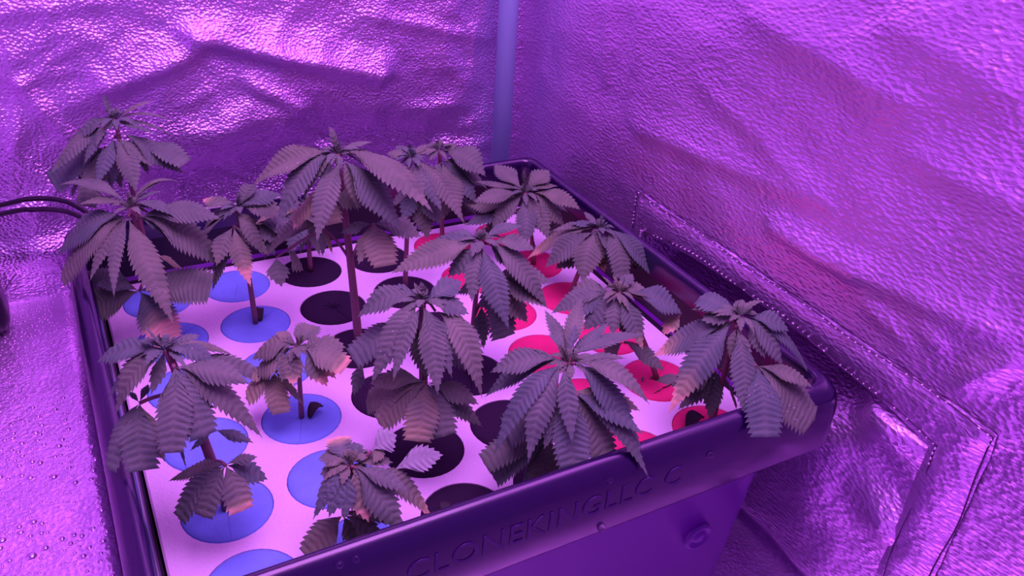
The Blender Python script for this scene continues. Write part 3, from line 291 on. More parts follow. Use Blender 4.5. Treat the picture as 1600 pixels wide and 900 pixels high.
M_BACK = fabric('silver_liner_back', ((1, 1, 1.25), (0, 0, 0)), 0.30, 0.85, 370)
M_RIGHT = fabric('silver_liner_right', ((1, 0.62, 1.35), (0.45, 0, 0)), 0.33, 0.7, 320, 0.0012, (0.86, 0.62, 0.92))
M_FLOOR = fabric('silver_liner_floor', ((1, 1, 1), (0, 0, 0)), 0.32, 0.35, 330, 0.0012, (0.88, 0.64, 0.94))
M_TUB = plain('black_plastic', (0.013, 0.001, 0.045), 0.22, 0, 1.0, (900, 0.06, 0.0004))
M_TUBIN = plain('black_plastic_inside', (0.014, 0.008, 0.02), 0.5, 0, 0.4)
M_BODY_SHEEN = plain('black_plastic_body_sheen', (0.155, 0.008, 0.30), 0.30, 0, 0.8, (60, 0.1, 0.002))  # black plastic like the rim; violet sheen of light painted into its base colour
M_LETTER = plain('black_plastic_lettering', (0.045, 0.008, 0.11), 0.38, 0, 0.5)
M_LID = plain('white_foam', (0.92, 0.90, 0.90), 0.75, 0, 0.25, (420, 0.5, 0.0011))
M_POLE = plain('pale_grey_pole', (0.50, 1.0, 0.95), 0.40, 0.0, 0.4)
M_CORD = plain('black_rubber_cord', (0.012, 0.008, 0.016), 0.35)
M_BOX = plain('black_glossy_plastic', (0.016, 0.01, 0.02), 0.28, 0, 0.6)
M_SEAM = plain('dark_seam_thread', (0.09, 0.03, 0.10), 0.7)
M_STITCH = plain('shiny_stitch', (0.9, 0.8, 0.9), 0.25, 0.4)
M_SCRAP = plain('dead_leaf_brown', (0.03, 0.03, 0.03), 0.7)
M_STEM = plain('purple_green_stem', (0.25, 0.12, 0.13), 0.5, 0, 0.4, (300, 0.3, 0.0006))
M_PETIOLE = plain('reddish_leaf_stalk', (0.24, 0.13, 0.13), 0.5, 0, 0.4)

def water():
    m, nt, b = new_mat('water_bead')
    b.inputs['Base Color'].default_value = (0.95, 0.92, 1, 1)
    b.inputs['Roughness'].default_value = 0.03
    b.inputs['IOR'].default_value = 1.33
    b.inputs['Transmission Weight'].default_value = 1.0
    return m
M_WATER = water()
M_BEAD = plain('bead_on_film', (0.80, 0.55, 0.86), 0.12, 0.75)

def foam(name, col, dark):
    """neoprene collar: felt grain, a faint cut line and a star of slits in the middle (object space)"""
    m, nt, b = new_mat(name)
    L = nt.links.new
    b.inputs['Roughness'].default_value = 0.8
    b.inputs['Specular IOR Level'].default_value = 0.2
    tc = nd(nt, 'ShaderNodeTexCoord')
    nz = nd(nt, 'ShaderNodeTexNoise'); nz.inputs['Scale'].default_value = 700; nz.inputs['Detail'].default_value = 3
    L(tc.outputs['Object'], nz.inputs['Vector'])
    cl = nd(nt, 'ShaderNodeTexNoise'); cl.inputs['Scale'].default_value = 45; cl.inputs['Detail'].default_value = 4
    L(tc.outputs['Object'], cl.inputs['Vector'])
    rp = nd(nt, 'ShaderNodeValToRGB')
    rp.color_ramp.elements[0].position = 0.3; rp.color_ramp.elements[0].color = (*[c * 0.82 for c in col], 1)
    rp.color_ramp.elements[1].position = 0.7; rp.color_ramp.elements[1].color = (*col, 1)
    L(cl.outputs['Fac'], rp.inputs['Fac'])
    L(rp.outputs['Color'], b.inputs['Base Color'])
    bp = nd(nt, 'ShaderNodeBump'); bp.inputs['Strength'].default_value = 0.35; bp.inputs['Distance'].default_value = 0.0005
    L(nz.outputs['Fac'], bp.inputs['Height']); L(bp.outputs['Normal'], b.inputs['Normal'])
    return m, plain(name + '_slit', dark, 0.9, 0, 0.1)
M_BLUE, M_BLUES = foam('blue_foam', (0.24, 0.50, 0.95), (0.15, 0.30, 0.66))
M_BLACK, M_BLACKS = foam('black_foam', (0.030, 0.016, 0.040), (0.014, 0.008, 0.02))
M_RED, M_REDS = foam('red_foam', (0.95, 0.05, 0.21), (0.62, 0.03, 0.09))

def leaf_mat():
    m, nt, b = new_mat('clone_leaf')
    L = nt.links.new
    at = nd(nt, 'ShaderNodeAttribute', attribute_name='wear')
    sp = nd(nt, 'ShaderNodeSeparateColor')
    L(at.outputs['Color'], sp.inputs['Color'])
    tc = nd(nt, 'ShaderNodeTexCoord')
    nz = nd(nt, 'ShaderNodeTexNoise'); nz.inputs['Scale'].default_value = 70; nz.inputs['Detail'].default_value = 5
    L(tc.outputs['Object'], nz.inputs['Vector'])
    rp = nd(nt, 'ShaderNodeValToRGB')
    e = rp.color_ramp.elements
    e[0].position = 0.3; e[0].color = (0.120, 0.205, 0.128, 1)
    e[1].position = 0.72; e[1].color = (0.205, 0.305, 0.190, 1)
    L(nz.outputs['Fac'], rp.inputs['Fac'])
    # every leaflet its own tone, from bluish green to olive
    oi = nd(nt, 'ShaderNodeObjectInfo')
    tn = nd(nt, 'ShaderNodeValToRGB')
    q = tn.color_ramp.elements
    q[0].position = 0.0; q[0].color = (0.66, 0.78, 0.92, 1)
    q[1].position = 1.0; q[1].color = (1.16, 1.04, 0.86, 1)
    L(oi.outputs['Random'], tn.inputs['Fac'])
    tm = nd(nt, 'ShaderNodeMixRGB', blend_type='MULTIPLY'); tm.inputs['Fac'].default_value = 1.0
    L(rp.outputs['Color'], tm.inputs['Color1']); L(tn.outputs['Color'], tm.inputs['Color2'])
    # pale veins: blue channel of the attribute is 1 on a vein
    mv = nd(nt, 'ShaderNodeMixRGB'); mv.inputs['Color2'].default_value = (0.28, 0.33, 0.20, 1)
    vv = nd(nt, 'ShaderNodeMath', operation='MULTIPLY'); vv.inputs[1].default_value = 0.18
    L(sp.outputs['Blue'], vv.inputs[0])
    L(vv.outputs['Value'], mv.inputs['Fac']); L(tm.outputs['Color'], mv.inputs['Color1'])
    # faded, yellowing patches
    n2 = nd(nt, 'ShaderNodeTexNoise'); n2.inputs['Scale'].default_value = 55; n2.inputs['Detail'].default_value = 4
    L(tc.outputs['Object'], n2.inputs['Vector'])
    f2 = nd(nt, 'ShaderNodeMapRange'); f2.inputs['From Min'].default_value = 0.32; f2.inputs['From Max'].default_value = 0.62
    L(n2.outputs['Fac'], f2.inputs['Value'])
    fa = nd(nt, 'ShaderNodeMath', operation='MULTIPLY')
    L(f2.outputs['Result'], fa.inputs[0]); L(sp.outputs['Red'], fa.inputs[1])
    fb = nd(nt, 'ShaderNodeMath', operation='MULTIPLY_ADD', use_clamp=True); fb.inputs[1].default_value = 0.45
    L(sp.outputs['Red'], fb.inputs[0]); L(fa.outputs['Value'], fb.inputs[2])
    mf = nd(nt, 'ShaderNodeMixRGB'); mf.inputs['Color2'].default_value = (0.40, 0.47, 0.20, 1)
    L(fb.outputs['Value'], mf.inputs['Fac']); L(mv.outputs['Color'], mf.inputs['Color1'])
    # pale undersides turned up
    mp_ = nd(nt, 'ShaderNodeMixRGB'); mp_.inputs['Color2'].default_value = (0.46, 0.58, 0.46, 1)
    L(at.outputs['Alpha'], mp_.inputs['Fac']); L(mf.outputs['Color'], mp_.inputs['Color1'])
    # dried, burnt ends
    mb = nd(nt, 'ShaderNodeMixRGB'); mb.inputs['Color2'].default_value = (0.86, 0.66, 0.36, 1)
    L(sp.outputs['Green'], mb.inputs['Fac']); L(mp_.outputs['Color'], mb.inputs['Color1'])
    # sparse dried mineral specks
    vo = nd(nt, 'ShaderNodeTexVoronoi'); vo.inputs['Scale'].default_value = 430
    L(tc.outputs['Object'], vo.inputs['Vector'])
    lt = nd(nt, 'ShaderNodeMath', operation='LESS_THAN'); lt.inputs[1].default_value = 0.13
    L(vo.outputs['Distance'], lt.inputs[0])
    n3 = nd(nt, 'ShaderNodeTexNoise'); n3.inputs['Scale'].default_value = 30
    L(tc.outputs['Object'], n3.inputs['Vector'])
    gt = nd(nt, 'ShaderNodeMath', operation='GREATER_THAN'); gt.inputs[1].default_value = 0.64
    L(n3.outputs['Fac'], gt.inputs[0])
    mu = nd(nt, 'ShaderNodeMath', operation='MULTIPLY')
    L(lt.outputs['Value'], mu.inputs[0]); L(gt.outputs['Value'], mu.inputs[1])
    ms = nd(nt, 'ShaderNodeMixRGB'); ms.inputs['Color2'].default_value = (0.75, 0.72, 0.7, 1)
    L(mu.outputs['Value'], ms.inputs['Fac']); L(mb.outputs['Color'], ms.inputs['Color1'])
    L(ms.outputs['Color'], b.inputs['Base Color'])
    b.inputs['Roughness'].default_value = 0.62
    b.inputs['Specular IOR Level'].default_value = 0.3
    bp = nd(nt, 'ShaderNodeBump'); bp.inputs['Strength'].default_value = 0.35; bp.inputs['Distance'].default_value = 0.0006
    n4 = nd(nt, 'ShaderNodeTexNoise'); n4.inputs['Scale'].default_value = 600; n4.inputs['Detail'].default_value = 3
    L(tc.outputs['Object'], n4.inputs['Vector']); L(n4.outputs['Fac'], bp.inputs['Height'])
    L(bp.outputs['Normal'], b.inputs['Normal'])
    return m
M_LEAF = leaf_mat()

# ---------------------------------------------------------------- tent liner: walls and floor
def crease_h(a, z, tbl):
    h = 0.0
    for (a0, z0, a1, z1, A, wu, wd) in tbl:
        da = a1 - a0; dz = z1 - z0
        L2 = da * da + dz * dz
        t = ((a - a0) * da + (z - z0) * dz) / L2
        if t < -0.25 or t > 1.25: continue
        tt = min(1, max(0, t))
        ex = a - (a0 + da * tt); ez = z - (z0 + dz * tt)
        d = math.hypot(ex, ez)
        # which side of the crease: above (away from the ground) or below
        nx, nz = -dz, da
        if nz < 0: nx, nz = -nx, -nz
        side = ex * nx + ez * nz
        wdt = wu if side >= 0 else wd
        if d < wdt:
            q = 1 - d / wdt
            end = math.sin(math.pi * min(1, max(0, (t + 0.25) / 1.5))) ** 0.6
            h += A * q * (0.55 + 0.45 * q) * end
    return h

def fbm(x, y, z, s):
    v = Vector((x * s, y * s, z * s))
    return noise.noise(v) + 0.5 * noise.noise(v * 2.1 + Vector((7, 3, 1))) + 0.25 * noise.noise(v * 4.3)

def ridged(x, y, z, s):
    v = Vector((x * s, y * s, z * s))
    return (1 - abs(noise.noise(v))) ** 3

def grid(us, vs, fn, skip=None):
    V = [fn(u, v) for v in vs for u in us]
    n = len(us); F = []
    for j in range(len(vs) - 1):
        for i in range(n - 1):
            if skip and skip((us[i] + us[i + 1]) / 2, (vs[j] + vs[j + 1]) / 2): continue
            F.append((j * n + i, j * n + i + 1, (j + 1) * n + i + 1, (j + 1) * n + i))
    return V, F

def lin(a, b, n): return [a + (b - a) * i / n for i in range(n + 1)]

BACK_Y = 0.127; RIGHT_X = 0.39; TOP_Z = 1.25
def back_fn(x, z):
    h = crease_h(x, z, CREASE_BACK) + 0.006 * fbm(x, 0, z, 7) + 0.0045 * ridged(x, 1.3, z, 13) + 0.002 * ridged(x, 4.3, z, 34)
    h *= smooth01(0.39, 0.34, x)
    zt = 0.240 + 0.022 * math.exp(-((x - 0.165) / 0.07) ** 2) + 0.006 * noise.noise(Vector((x * 22, 3, 1)))
    h -= 0.026 * smooth01(zt, zt - 0.055, z) * smooth01(0.0, 0.05, x) * smooth01(0.345, 0.28, x)
    h += 0.010 * math.exp(-((z - 0.150) / 0.012) ** 2) * smooth01(0.0, -0.06, x)
    return (x, BACK_Y - h, z)
us = lin(-0.62, -0.16, 40) + lin(-0.155, 0.39, 150); vs = lin(0.0, 0.42, 110) + lin(0.44, TOP_Z, 14)
V, F = grid(us, vs, back_fn)
o = mesh_obj('wall_back', V, [f[::-1] for f in F], M_BACK); o['kind'] = 'structure'

OP_Y0, OP_Y1, OP_Z, OP_TOP = -0.412, -0.1146, 0.190, 0.208      # stitched opening low in the right wall
def right_h(y, z):
    h = crease_h(y, z, CREASE_RIGHT) + 0.0055 * fbm(0, y, z, 6) + 0.0015 * ridged(2.2, y * 0.7 + z * 0.4, z * 1.2, 11)
    h *= smooth01(0.127, 0.06, y) * smooth01(0.19, 0.27, z) * (1.0)
    if y < OP_Y0: h = h + 0.002 * fbm(0, y, z, 20)
    return h
def right_fn(y, z): return (RIGHT_X - right_h(y, z), y, z)
us = lin(-1.0, -0.56, 20) + lin(-0.55, OP_Y0, 36) + lin(OP_Y0, OP_Y1, 74)[1:] + lin(OP_Y1, 0.127, 56)[1:]
vs = lin(0.0, OP_TOP, 32) + lin(OP_TOP, 0.50, 80)[1:] + lin(0.52, TOP_Z, 14)
V, F = grid(us, vs, right_fn, lambda y, z: OP_Y0 < y < OP_Y1 and z < OP_TOP)
wr = mesh_obj('wall_right', V, [f[::-1] for f in F], M_RIGHT); wr['kind'] = 'structure'

# raised hem round the opening
SY0, SY1, SZ = -0.447, -0.1000, 0.2262
def hem_bow(y):
    s = (y - OP_Y1) / (OP_Y0 - OP_Y1)
    return 0.013 * math.sin(math.pi * min(1, max(0, s)) ** 0.85) ** 0.8
def hem_band(path_in, path_out, n, k=5):
    """strip between two corner paths, puffed between its two stitch rows"""
    V = []; F = []
    for (pi, po) in zip(path_in, path_out):
        pass
    segs = len(path_in) - 1
    rows = []
    for s in range(segs):
        for i in range(n if s < segs - 1 else n + 1):
            t = i / n
            a = Vector(path_in[s]).lerp(Vector(path_in[s + 1]), t)
            b = Vector(path_out[s]).lerp(Vector(path_out[s + 1]), t)
            if s == 1: a.y += hem_bow(a.x)
            rows.append((a, b))
    for (a, b) in rows:
        for j in range(k + 1):
            q = a.lerp(b, j / k)
            puff = 0.0035 * math.sin(math.pi * j / k) ** 0.5 + 0.0012 * noise.noise(Vector((q.x * 70, q.y * 70, 2)))
            V.append((RIGHT_X - right_h(q.x, q.y) - 0.0012 - puff, q.x, q.y))
        # turned-in lip at the inner edge
    m = k + 1
    for r in range(len(rows) - 1):
        for j in range(k):
            F.append((r * m + j, r * m + j + 1, (r + 1) * m + j + 1, (r + 1) * m + j))
    return V, F
pin = [(OP_Y1, 0.150), (OP_Y1, OP_Z), (OP_Y0, OP_Z), (OP_Y0, 0.0)]
pout = [(SY1, 0.150), (SY1, SZ), (SY0, SZ), (SY0, 0.0)]
V, F = hem_band(pin, pout, 90)
hem = mesh_obj('hem', V, F, M_RIGHT, wr)
# seams (dark thread) and bright stitches along them
def seam_path(yl, yr, zt, z0, inner):
    pts = []
    for q in lin(z0, zt, 10): pts.append((yl, q))
    for q in lin(yl, yr, 60)[1:]: pts.append((q, zt + 0.0012 * math.sin(q * 60) + (hem_bow(q) if inner else 0)))
    for q in lin(zt, 0.0, 50)[1:]: pts.append((yr + 0.0012 * math.sin(q * 70), q))
    return pts
SV = []; SF = []
for (yl, yr, zt, z0, seed) in ((SY1 + 0.001, SY0 + 0.001, SZ - 0.0005, 0.19, 1), (OP_Y1 + 0.003, OP_Y0 - 0.006, OP_Z + 0.0045, 0.17, 2)):
    pts = seam_path(yl, yr, zt, z0, seed == 2)
    P3 = [(RIGHT_X - right_h(a, b) - 0.0034, a, b) for a, b in pts]
    V, F = tube(P3, 0.00045, 5)
    mesh_obj('seam', V, F, M_SEAM, wr)
    # bright dashes
    rnd = random.Random(seed)
    acc = 0.0
    for i in range(len(P3) - 1):
        a = Vector(P3[i]); b = Vector(P3[i + 1]); L = (b - a).length
        if i > 74: continue
        if rnd.random() < 0.25: continue
        c = a.lerp(b, 0.5) + Vector((-0.0009, 0, 0)); d = (b - a).normalized()
        ln = rnd.uniform(0.0005, 0.0011)
        V, F = tube([c - d * ln, c - d * ln * 0.5, c + d * ln * 0.5, c + d * ln], [0.0003, 0.0007, 0.0007, 0.0003], 5)
        k = len(SV); SV += V; SF += [tuple(x + k for x in f) for f in F]
so = mesh_obj('stitching', SV, SF, M_STITCH, wr); so['kind'] = 'stuff'

# loose liner flap hanging behind the opening
def flap_fn(y, z):
    rec = 0.085 * smooth01(0.135, 0.19, z) * smooth01(-0.375, -0.30, y)
    def blob(y0, z0, sy, sz, rot=0):
        c, s = math.cos(rot), math.sin(rot)
        a = (y - y0) * c + (z - z0) * s; b = -(y - y0) * s + (z - z0) * c
        return math.exp(-(a / sy) ** 2 - (b / sz) ** 2)
    x = 0.397 + rec - 0.012 * blob(-0.385, 0.180, 0.035, 0.016) - 0.009 * blob(-0.405, 0.112, 0.022, 0.014, 0.3) \
        - 0.010 * blob(-0.33, 0.10, 0.06, 0.05) + 0.004 * blob(-0.40, 0.14, 0.03, 0.012) - 0.004 * blob(-0.37, 0.03, 0.05, 0.03)
    x += 0.0025 * fbm(0.3, y, z, 18) + 0.05 * smooth01(0.188, 0.196, z)
    x = x + (0.3908 - x) * smooth01(0.205, 0.222, z)
    e = max(smooth01(-0.112, -0.094, y), smooth01(-0.43, -0.452, y))
    x = x + (0.3915 - x) * e
    x += + 0.008 * smooth01(0.02, 0.0, z)
    return (x, y, z)
V, F = grid(lin(-0.455, -0.09, 90), lin(0.0, 0.223, 64), flap_fn)
mesh_obj('loose_flap', V, [f[::-1] for f in F], M_RIGHT, wr)

# floor liner: low by the tray, a raised step to its left
def floor_fn(x, y):
    z = 0.105 * smooth01(-0.0605, -0.0625, x)
    if x < -0.07:
        z += 0.0010 * fbm(x, y, 0, 14) - 0.001
    return (x, y, z)
us = lin(-0.62, -0.07, 60) + [-0.0625, -0.062, -0.0615, -0.061, -0.0605] + lin(-0.05, 0.42, 12)
vs = lin(-1.0, 0.135, 120)
V, F = grid(us, vs, floor_fn)
fl = mesh_obj('floor', V, F, M_FLOOR); fl['kind'] = 'structure'

# wall out of frame on the left, closing the tent
def left_fn(y, z): return (-0.62 + 0.008 * fbm(0.9, y, z, 5), y, z)
V, F = grid(lin(-1.0, 0.127, 40), lin(0.0, TOP_Z, 40), left_fn)
o = mesh_obj('wall_left', V, F, M_BACK); o['kind'] = 'structure'

# condensation on the liner beside the tray: thousands of beads, one object
def bead(cx, cy, cz, r, flat, V, F, n=8):
    k = len(V)
    rings = ((1.0, 0.0), (0.86, 0.55), (0.5, 0.90))
    ph = random.random()
    sx = random.uniform(0.9, 1.2)
    for (rr, hh) in rings:
        for i in range(n):
            a = 2 * math.pi * (i + ph) / n
            V.append((cx + r * rr * sx * math.cos(a), cy + r * rr * math.sin(a), cz + r * flat * hh))
    V.append((cx, cy, cz + r * flat))
    for j in range(2):
        for i in range(n):
            a = k + j * n + i; b = k + j * n + (i + 1) % n
            F.append((a, b, b + n, a + n))
    for i in range(n):
        F.append((k + 2 * n + i, k + 2 * n + (i + 1) % n, k + 3 * n))
V = []; F = []
placed = {}
def free(x, y, r):
    gx, gy = int(x / 0.006), int(y / 0.006)
    for a in range(gx - 1, gx + 2):
        for b_ in range(gy - 1, gy + 2):
            for (px, py, pr) in placed.get((a, b_), ()):
                if (px - x) ** 2 + (py - y) ** 2 < (pr + r) ** 2 * 1.05: return False
    return True
for tries, r0, r1 in ((1500, 0.0014, 0.0025), (9000, 0.0006, 0.0013)):
    for _ in range(tries):
        x = random.uniform(-0.26, -0.066); y = random.uniform(-0.42, 0.118)
        r = random.uniform(r0, r1)
        if r0 > 0.001:
            r *= 0.6 + 0.6 * smooth01(0.05, -0.15, y)
            if noise.noise(Vector((x * 18, y * 18, 5))) < -0.2: continue
        if free(x, y, r):
            placed.setdefault((int(x / 0.006), int(y / 0.006)), []).append((x, y, r))
            bead(x, y, floor_fn(x, y)[2] - 0.0002, r, random.uniform(0.45, 0.7), V, F)
dr = mesh_obj('water_droplets', V, F, M_BEAD)
dr['kind'] = 'stuff'
tag(dr, 'beads of condensation on the shiny liner left of the tray', 'water droplets')

# ---------------------------------------------------------------- tent pole in the corner
t = empty('tent_pole', (0.3625, 0.108, 0.0))
tag(t, 'pale grey upright tent pole in the corner behind the tray', 'pole')
V, F = tube([(0, 0, 0.0), (0, 0, 0.62), (0, 0, TOP_Z)], 0.0098, 20)
mesh_obj('shaft', V, F, M_POLE, t)
V, F = tube([(0, 0, 0.0), (0, 0, 0.03)], 0.0115, 20)
mesh_obj('foot_socket', V, F, M_TUBIN, t)

# ---------------------------------------------------------------- black reservoir tub
X0, X1, Y0, Y1 = -0.058, 0.3725, -0.361, 0.0555
RIM = 0.205; LIDZ = 0.150
def rrect(inset, z, rad, n=6, gx=1):
    x0, x1, y0, y1 = X0 + inset, X1 - inset, Y0 + inset, Y1 - inset
    P = []
    for (cx, cy, a0) in ((x1 - rad, y1 - rad, 0), (x0 + rad, y1 - rad, 90), (x0 + rad, y0 + rad, 180), (x1 - rad, y0 + rad, 270)):
        for i in range(n + 1):
            a = math.radians(a0 + 90 * i / n)
            P.append((cx + rad * math.cos(a), cy + rad * math.sin(a), z))
    return P
def loft(loops, close_bottom=False):
    V = []; F = []
    n = len(loops[0])
    for l in loops: V += l
    for j in range(len(loops) - 1):
        for i in range(n):
            a = j * n + i; b = j * n + (i + 1) % n
            F.append((a, b, b + n, a + n))
    if close_bottom: F.append(tuple((len(loops) - 1) * n + i for i in range(n)))
    return V, F
tub = empty('reservoir_tub', (0, 0, 0))
tag(tub, 'black plastic reservoir tub with a thick rolled rim holding the white lid', 'tub')
# rolled rim and lip
prof = [(0.004, 0.156, 0.012), (0.0012, 0.1555, 0.013), (0.0, 0.158, 0.013), (0.0, 0.175, 0.013), (0.0, 0.186, 0.013), (0.0006, 0.192, 0.013), (0.002, 0.197, 0.013), (0.0045, 0.2012, 0.012),
        (0.0078, 0.2040, 0.011), (0.0105, 0.2050, 0.010), (0.0128, 0.2042, 0.010), (0.0143, 0.2015, 0.009), (0.0150, 0.196, 0.009), (0.0152, 0.185, 0.009)]
V, F = loft([rrect(a, b, c, 8) for a, b, c in prof])
mesh_obj('rim', V, F, M_TUB, tub)
prof = [(0.0152, 0.185, 0.009), (0.0157, 0.160, 0.010), (0.0162, 0.1505, 0.010), (0.0178, 0.1490, 0.010), (0.0182, 0.1352, 0.010), (0.034, 0.1342, 0.012), (0.045, 0.012, 0.012)]
V, F = loft([rrect(a, b, c, 8) for a, b, c in prof], True)
mesh_obj('inner_wall', V, F, M_TUBIN, tub)
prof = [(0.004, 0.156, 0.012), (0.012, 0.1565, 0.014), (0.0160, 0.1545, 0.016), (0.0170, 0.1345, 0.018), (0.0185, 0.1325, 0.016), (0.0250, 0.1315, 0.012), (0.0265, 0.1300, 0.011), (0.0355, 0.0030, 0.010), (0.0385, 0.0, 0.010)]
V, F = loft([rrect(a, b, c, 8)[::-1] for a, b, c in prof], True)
mesh_obj('body', V, F, M_BODY_SHEEN, tub)
# round drain boss on the front, near the right corner
bt = math.atan2(0.009, 0.127)
def boss_pt(u, v, out):
    z = 0.073 + v * 0.75 * math.cos(bt)
    yy = Y0 + 0.0265 + (0.130 - z) * (0.009 / 0.127)
    return (0.2985 + u * 0.75, yy - out * 0.6, z)
V = []; F = []
rings = ((0.0155, -0.002), (0.0150, 0.0050), (0.0125, 0.0062), (0.0112, 0.0030), (0.0070, 0.0028), (0.0060, 0.0060), (0.0030, 0.0066))
n = 24
for (rr, out) in rings:
    for i in range(n):
        a = 2 * math.pi * i / n
        V.append(boss_pt(rr * math.cos(a), rr * math.sin(a), out))
for j in range(len(rings) - 1):
    for i in range(n):
        a = j * n + i; b = j * n + (i + 1) % n
        F.append((a, b, b + n, a + n))
F.append(tuple((len(rings) - 1) * n + i for i in range(n)))
mesh_obj('drain_plug', V, F, M_BODY_SHEEN, tub)
# raised lettering on the front lip
cu = bpy.data.curves.new('lettering', 'FONT')
cu.body = 'CLONEKINGLLC C'
cu.size = 0.0185; cu.extrude = 0.0004; cu.bevel_depth = 0.0002; cu.space_character = 1.06; cu.resolution_u = 3; cu.offset = -0.0002
to = bpy.data.objects.new('lettering_curve', cu)
COL.objects.link(to)
bpy.context.view_layer.update()
dg = bpy.context.evaluated_depsgraph_get()
me = bpy.data.meshes.new_from_object(to.evaluated_get(dg))
bpy.data.objects.remove(to)
xs = [v.co.x for v in me.vertices]
k = (0.2395 - 0.0665) / (max(xs) - min(xs))
for v in me.vertices:
    x, y, z = v.co
    v.co = (0.0665 + (x - min(xs)) * k, Y0 - 0.00005 - z, 0.1745 + y * k * 1.0)
me.name = 'lettering'
lo = bpy.data.objects.new('embossed_lettering', me)
COL.objects.link(lo); lo.parent = tub
me.materials.clear(); me.materials.append(M_LETTER)
lo['label'] = 'raised letters moulded into the front lip'

# ---------------------------------------------------------------- white foam lid with 36 round holes
PITCH = 0.062; HR = 0.0263; DR = 0.0258
lx0, lx1, ly0, ly1 = X0 + 0.0192, X1 - 0.0192, Y0 + 0.0192, Y1 - 0.0192
lid = empty('foam_board', (0.155, -0.155, LIDZ))
tag(lid, 'white foam lid inside the tub, pierced by rows of round collars', 'lid')
V = []; F = []
N = 32
def add_v(p):
    V.append((p[0] - 0.155, p[1] + 0.155, p[2] - LIDZ)); return len(V) - 1
vcache = {}
def gv(x, y, z):
    key = (round(x, 5), round(y, 5), round(z, 5))
    if key not in vcache: vcache[key] = add_v((x, y, z))
    return vcache[key]
for r in range(6):
    for c in range(6):
        cx, cy = c * PITCH, -r * PITCH
        h = PITCH / 2
        outer = []; inner = []; low = []
        for i in range(N):
            a = 2 * math.pi * i / N + math.pi / N * 0
            dx, dy = math.cos(a), math.sin(a)
            s = h / max(abs(dx), abs(dy))
            outer.append(gv(cx + dx * s, cy + dy * s, LIDZ))
            inner.append(add_v((cx + dx * HR, cy + dy * HR, LIDZ)))
            low.append(add_v((cx + dx * HR, cy + dy * HR, LIDZ - 0.012)))
        for i in range(N):
            j = (i + 1) % N
            F.append((outer[i], outer[j], inner[j], inner[i]))
            F.append((inner[i], inner[j], low[j], low[i]))
# margin round the holes, dipping a little at the edge
gx0, gx1, gy0, gy1 = -PITCH / 2, 5.5 * PITCH, -5.5 * PITCH, PITCH / 2
mx = [lx0, min(gx0 - 0.0005, lx0 + 0.006)]
def frame(a, b, za, zb):
    """quads between rectangle a and rectangle b"""
    A = [add_v((x, y, za)) for x, y in ((a[0], a[2]), (a[1], a[2]), (a[1], a[3]), (a[0], a[3]))]
    B = [add_v((x, y, zb)) for x, y in ((b[0], b[2]), (b[1], b[2]), (b[1], b[3]), (b[0], b[3]))]
    for i in range(4):
        j = (i + 1) % 4
        F.append((A[i], A[j], B[j], B[i]))
g = (gx0, gx1, gy0, gy1)
l1 = (lx0 + 0.0012, lx1 - 0.0012, min(gy0, ly0 + 0.0012), ly1 - 0.0012)
l2 = (lx0, lx1, ly0, ly1)
frame(l1, g, LIDZ - 0.0004, LIDZ)
frame(l2, l1, LIDZ - 0.0016, LIDZ - 0.0004)
frame(l2, l2, LIDZ - 0.014, LIDZ - 0.0016)
mesh_obj('foam_sheet', V, F, M_LID, lid, smooth=False)

# ---------------------------------------------------------------- round neoprene collars
def collar_mesh():
    V = []; F = []; n = 40
    rings = ((0.0, 0.0006), (0.4, 0.0006), (0.8, 0.0006), (0.965, 0.0005), (1.0, -0.0004), (1.0, -0.011))
    for (rr, z) in rings[1:]:
        for i in range(n):
            a = 2 * math.pi * i / n
            V.append((DR * rr * math.cos(a), DR * rr * math.sin(a), z))
    V.append((0, 0, 0.0004))
    m = len(rings) - 1
    for i in range(n):
        F.append((i, (i + 1) % n, m * n))
    for j in range(m - 1):
        for i in range(n):
            a = j * n + i; b = j * n + (i + 1) % n
            F.append((a + n, b + n, b, a))
    me = bpy.data.meshes.new('collar')
    me.from_pydata(V, [], F); me.update()
    me.polygons.foreach_set('use_smooth', [True] * len(me.polygons))
    return me
def slit_mesh(star):
    V = []; F = []
    def strip(a, r0, r1, wdt):
        c, s = math.cos(a), math.sin(a)
        k = len(V)
        for (r, ww, z) in ((r0, wdt, 0.00075), ((r0 + r1) / 2, wdt, 0.00085), (r1, wdt * 0.5, 0.00075)):
            V.append((c * r - s * ww, s * r + c * ww, z)); V.append((c * r + s * ww, s * r - c * ww, z))
        F.append((k, k + 1, k + 3, k + 2)); F.append((k + 2, k + 3, k + 5, k + 4))
    strip(0, 0.0, DR * 0.97, 0.00022)
    if star:
        for q in range(1, 8): strip(q * math.pi / 4, 0.0, 0.0075, 0.0003)
    me = bpy.data.meshes.new('slit')
    me.from_pydata(V, [], F); me.update()
    return me
ORD_R = ['back row', 'second row from the back', 'third row from the back', 'third row from the front', 'second row from the front', 'front row']
ORD_C = [('blue', 'leftmost'), ('blue', 'inner'), ('black', 'left'), ('black', 'right'), ('red', 'inner'), ('red', 'rightmost')]
cm = {}
for colr, ma, mb in (('blue', M_BLUE, M_BLUES), ('black', M_BLACK, M_BLACKS), ('red', M_RED, M_REDS)):
    a = collar_mesh(); a.materials.append(ma)
    s1 = slit_mesh(False); s1.materials.append(mb)
    s2 = slit_mesh(True); s2.materials.append(mb)
    cm[colr] = (a, s1, s2)
PLANTED = {(int(round(-p[2][1] / 62.0)), int(round(p[2][0] / 62.0))) for p in PLANTS}
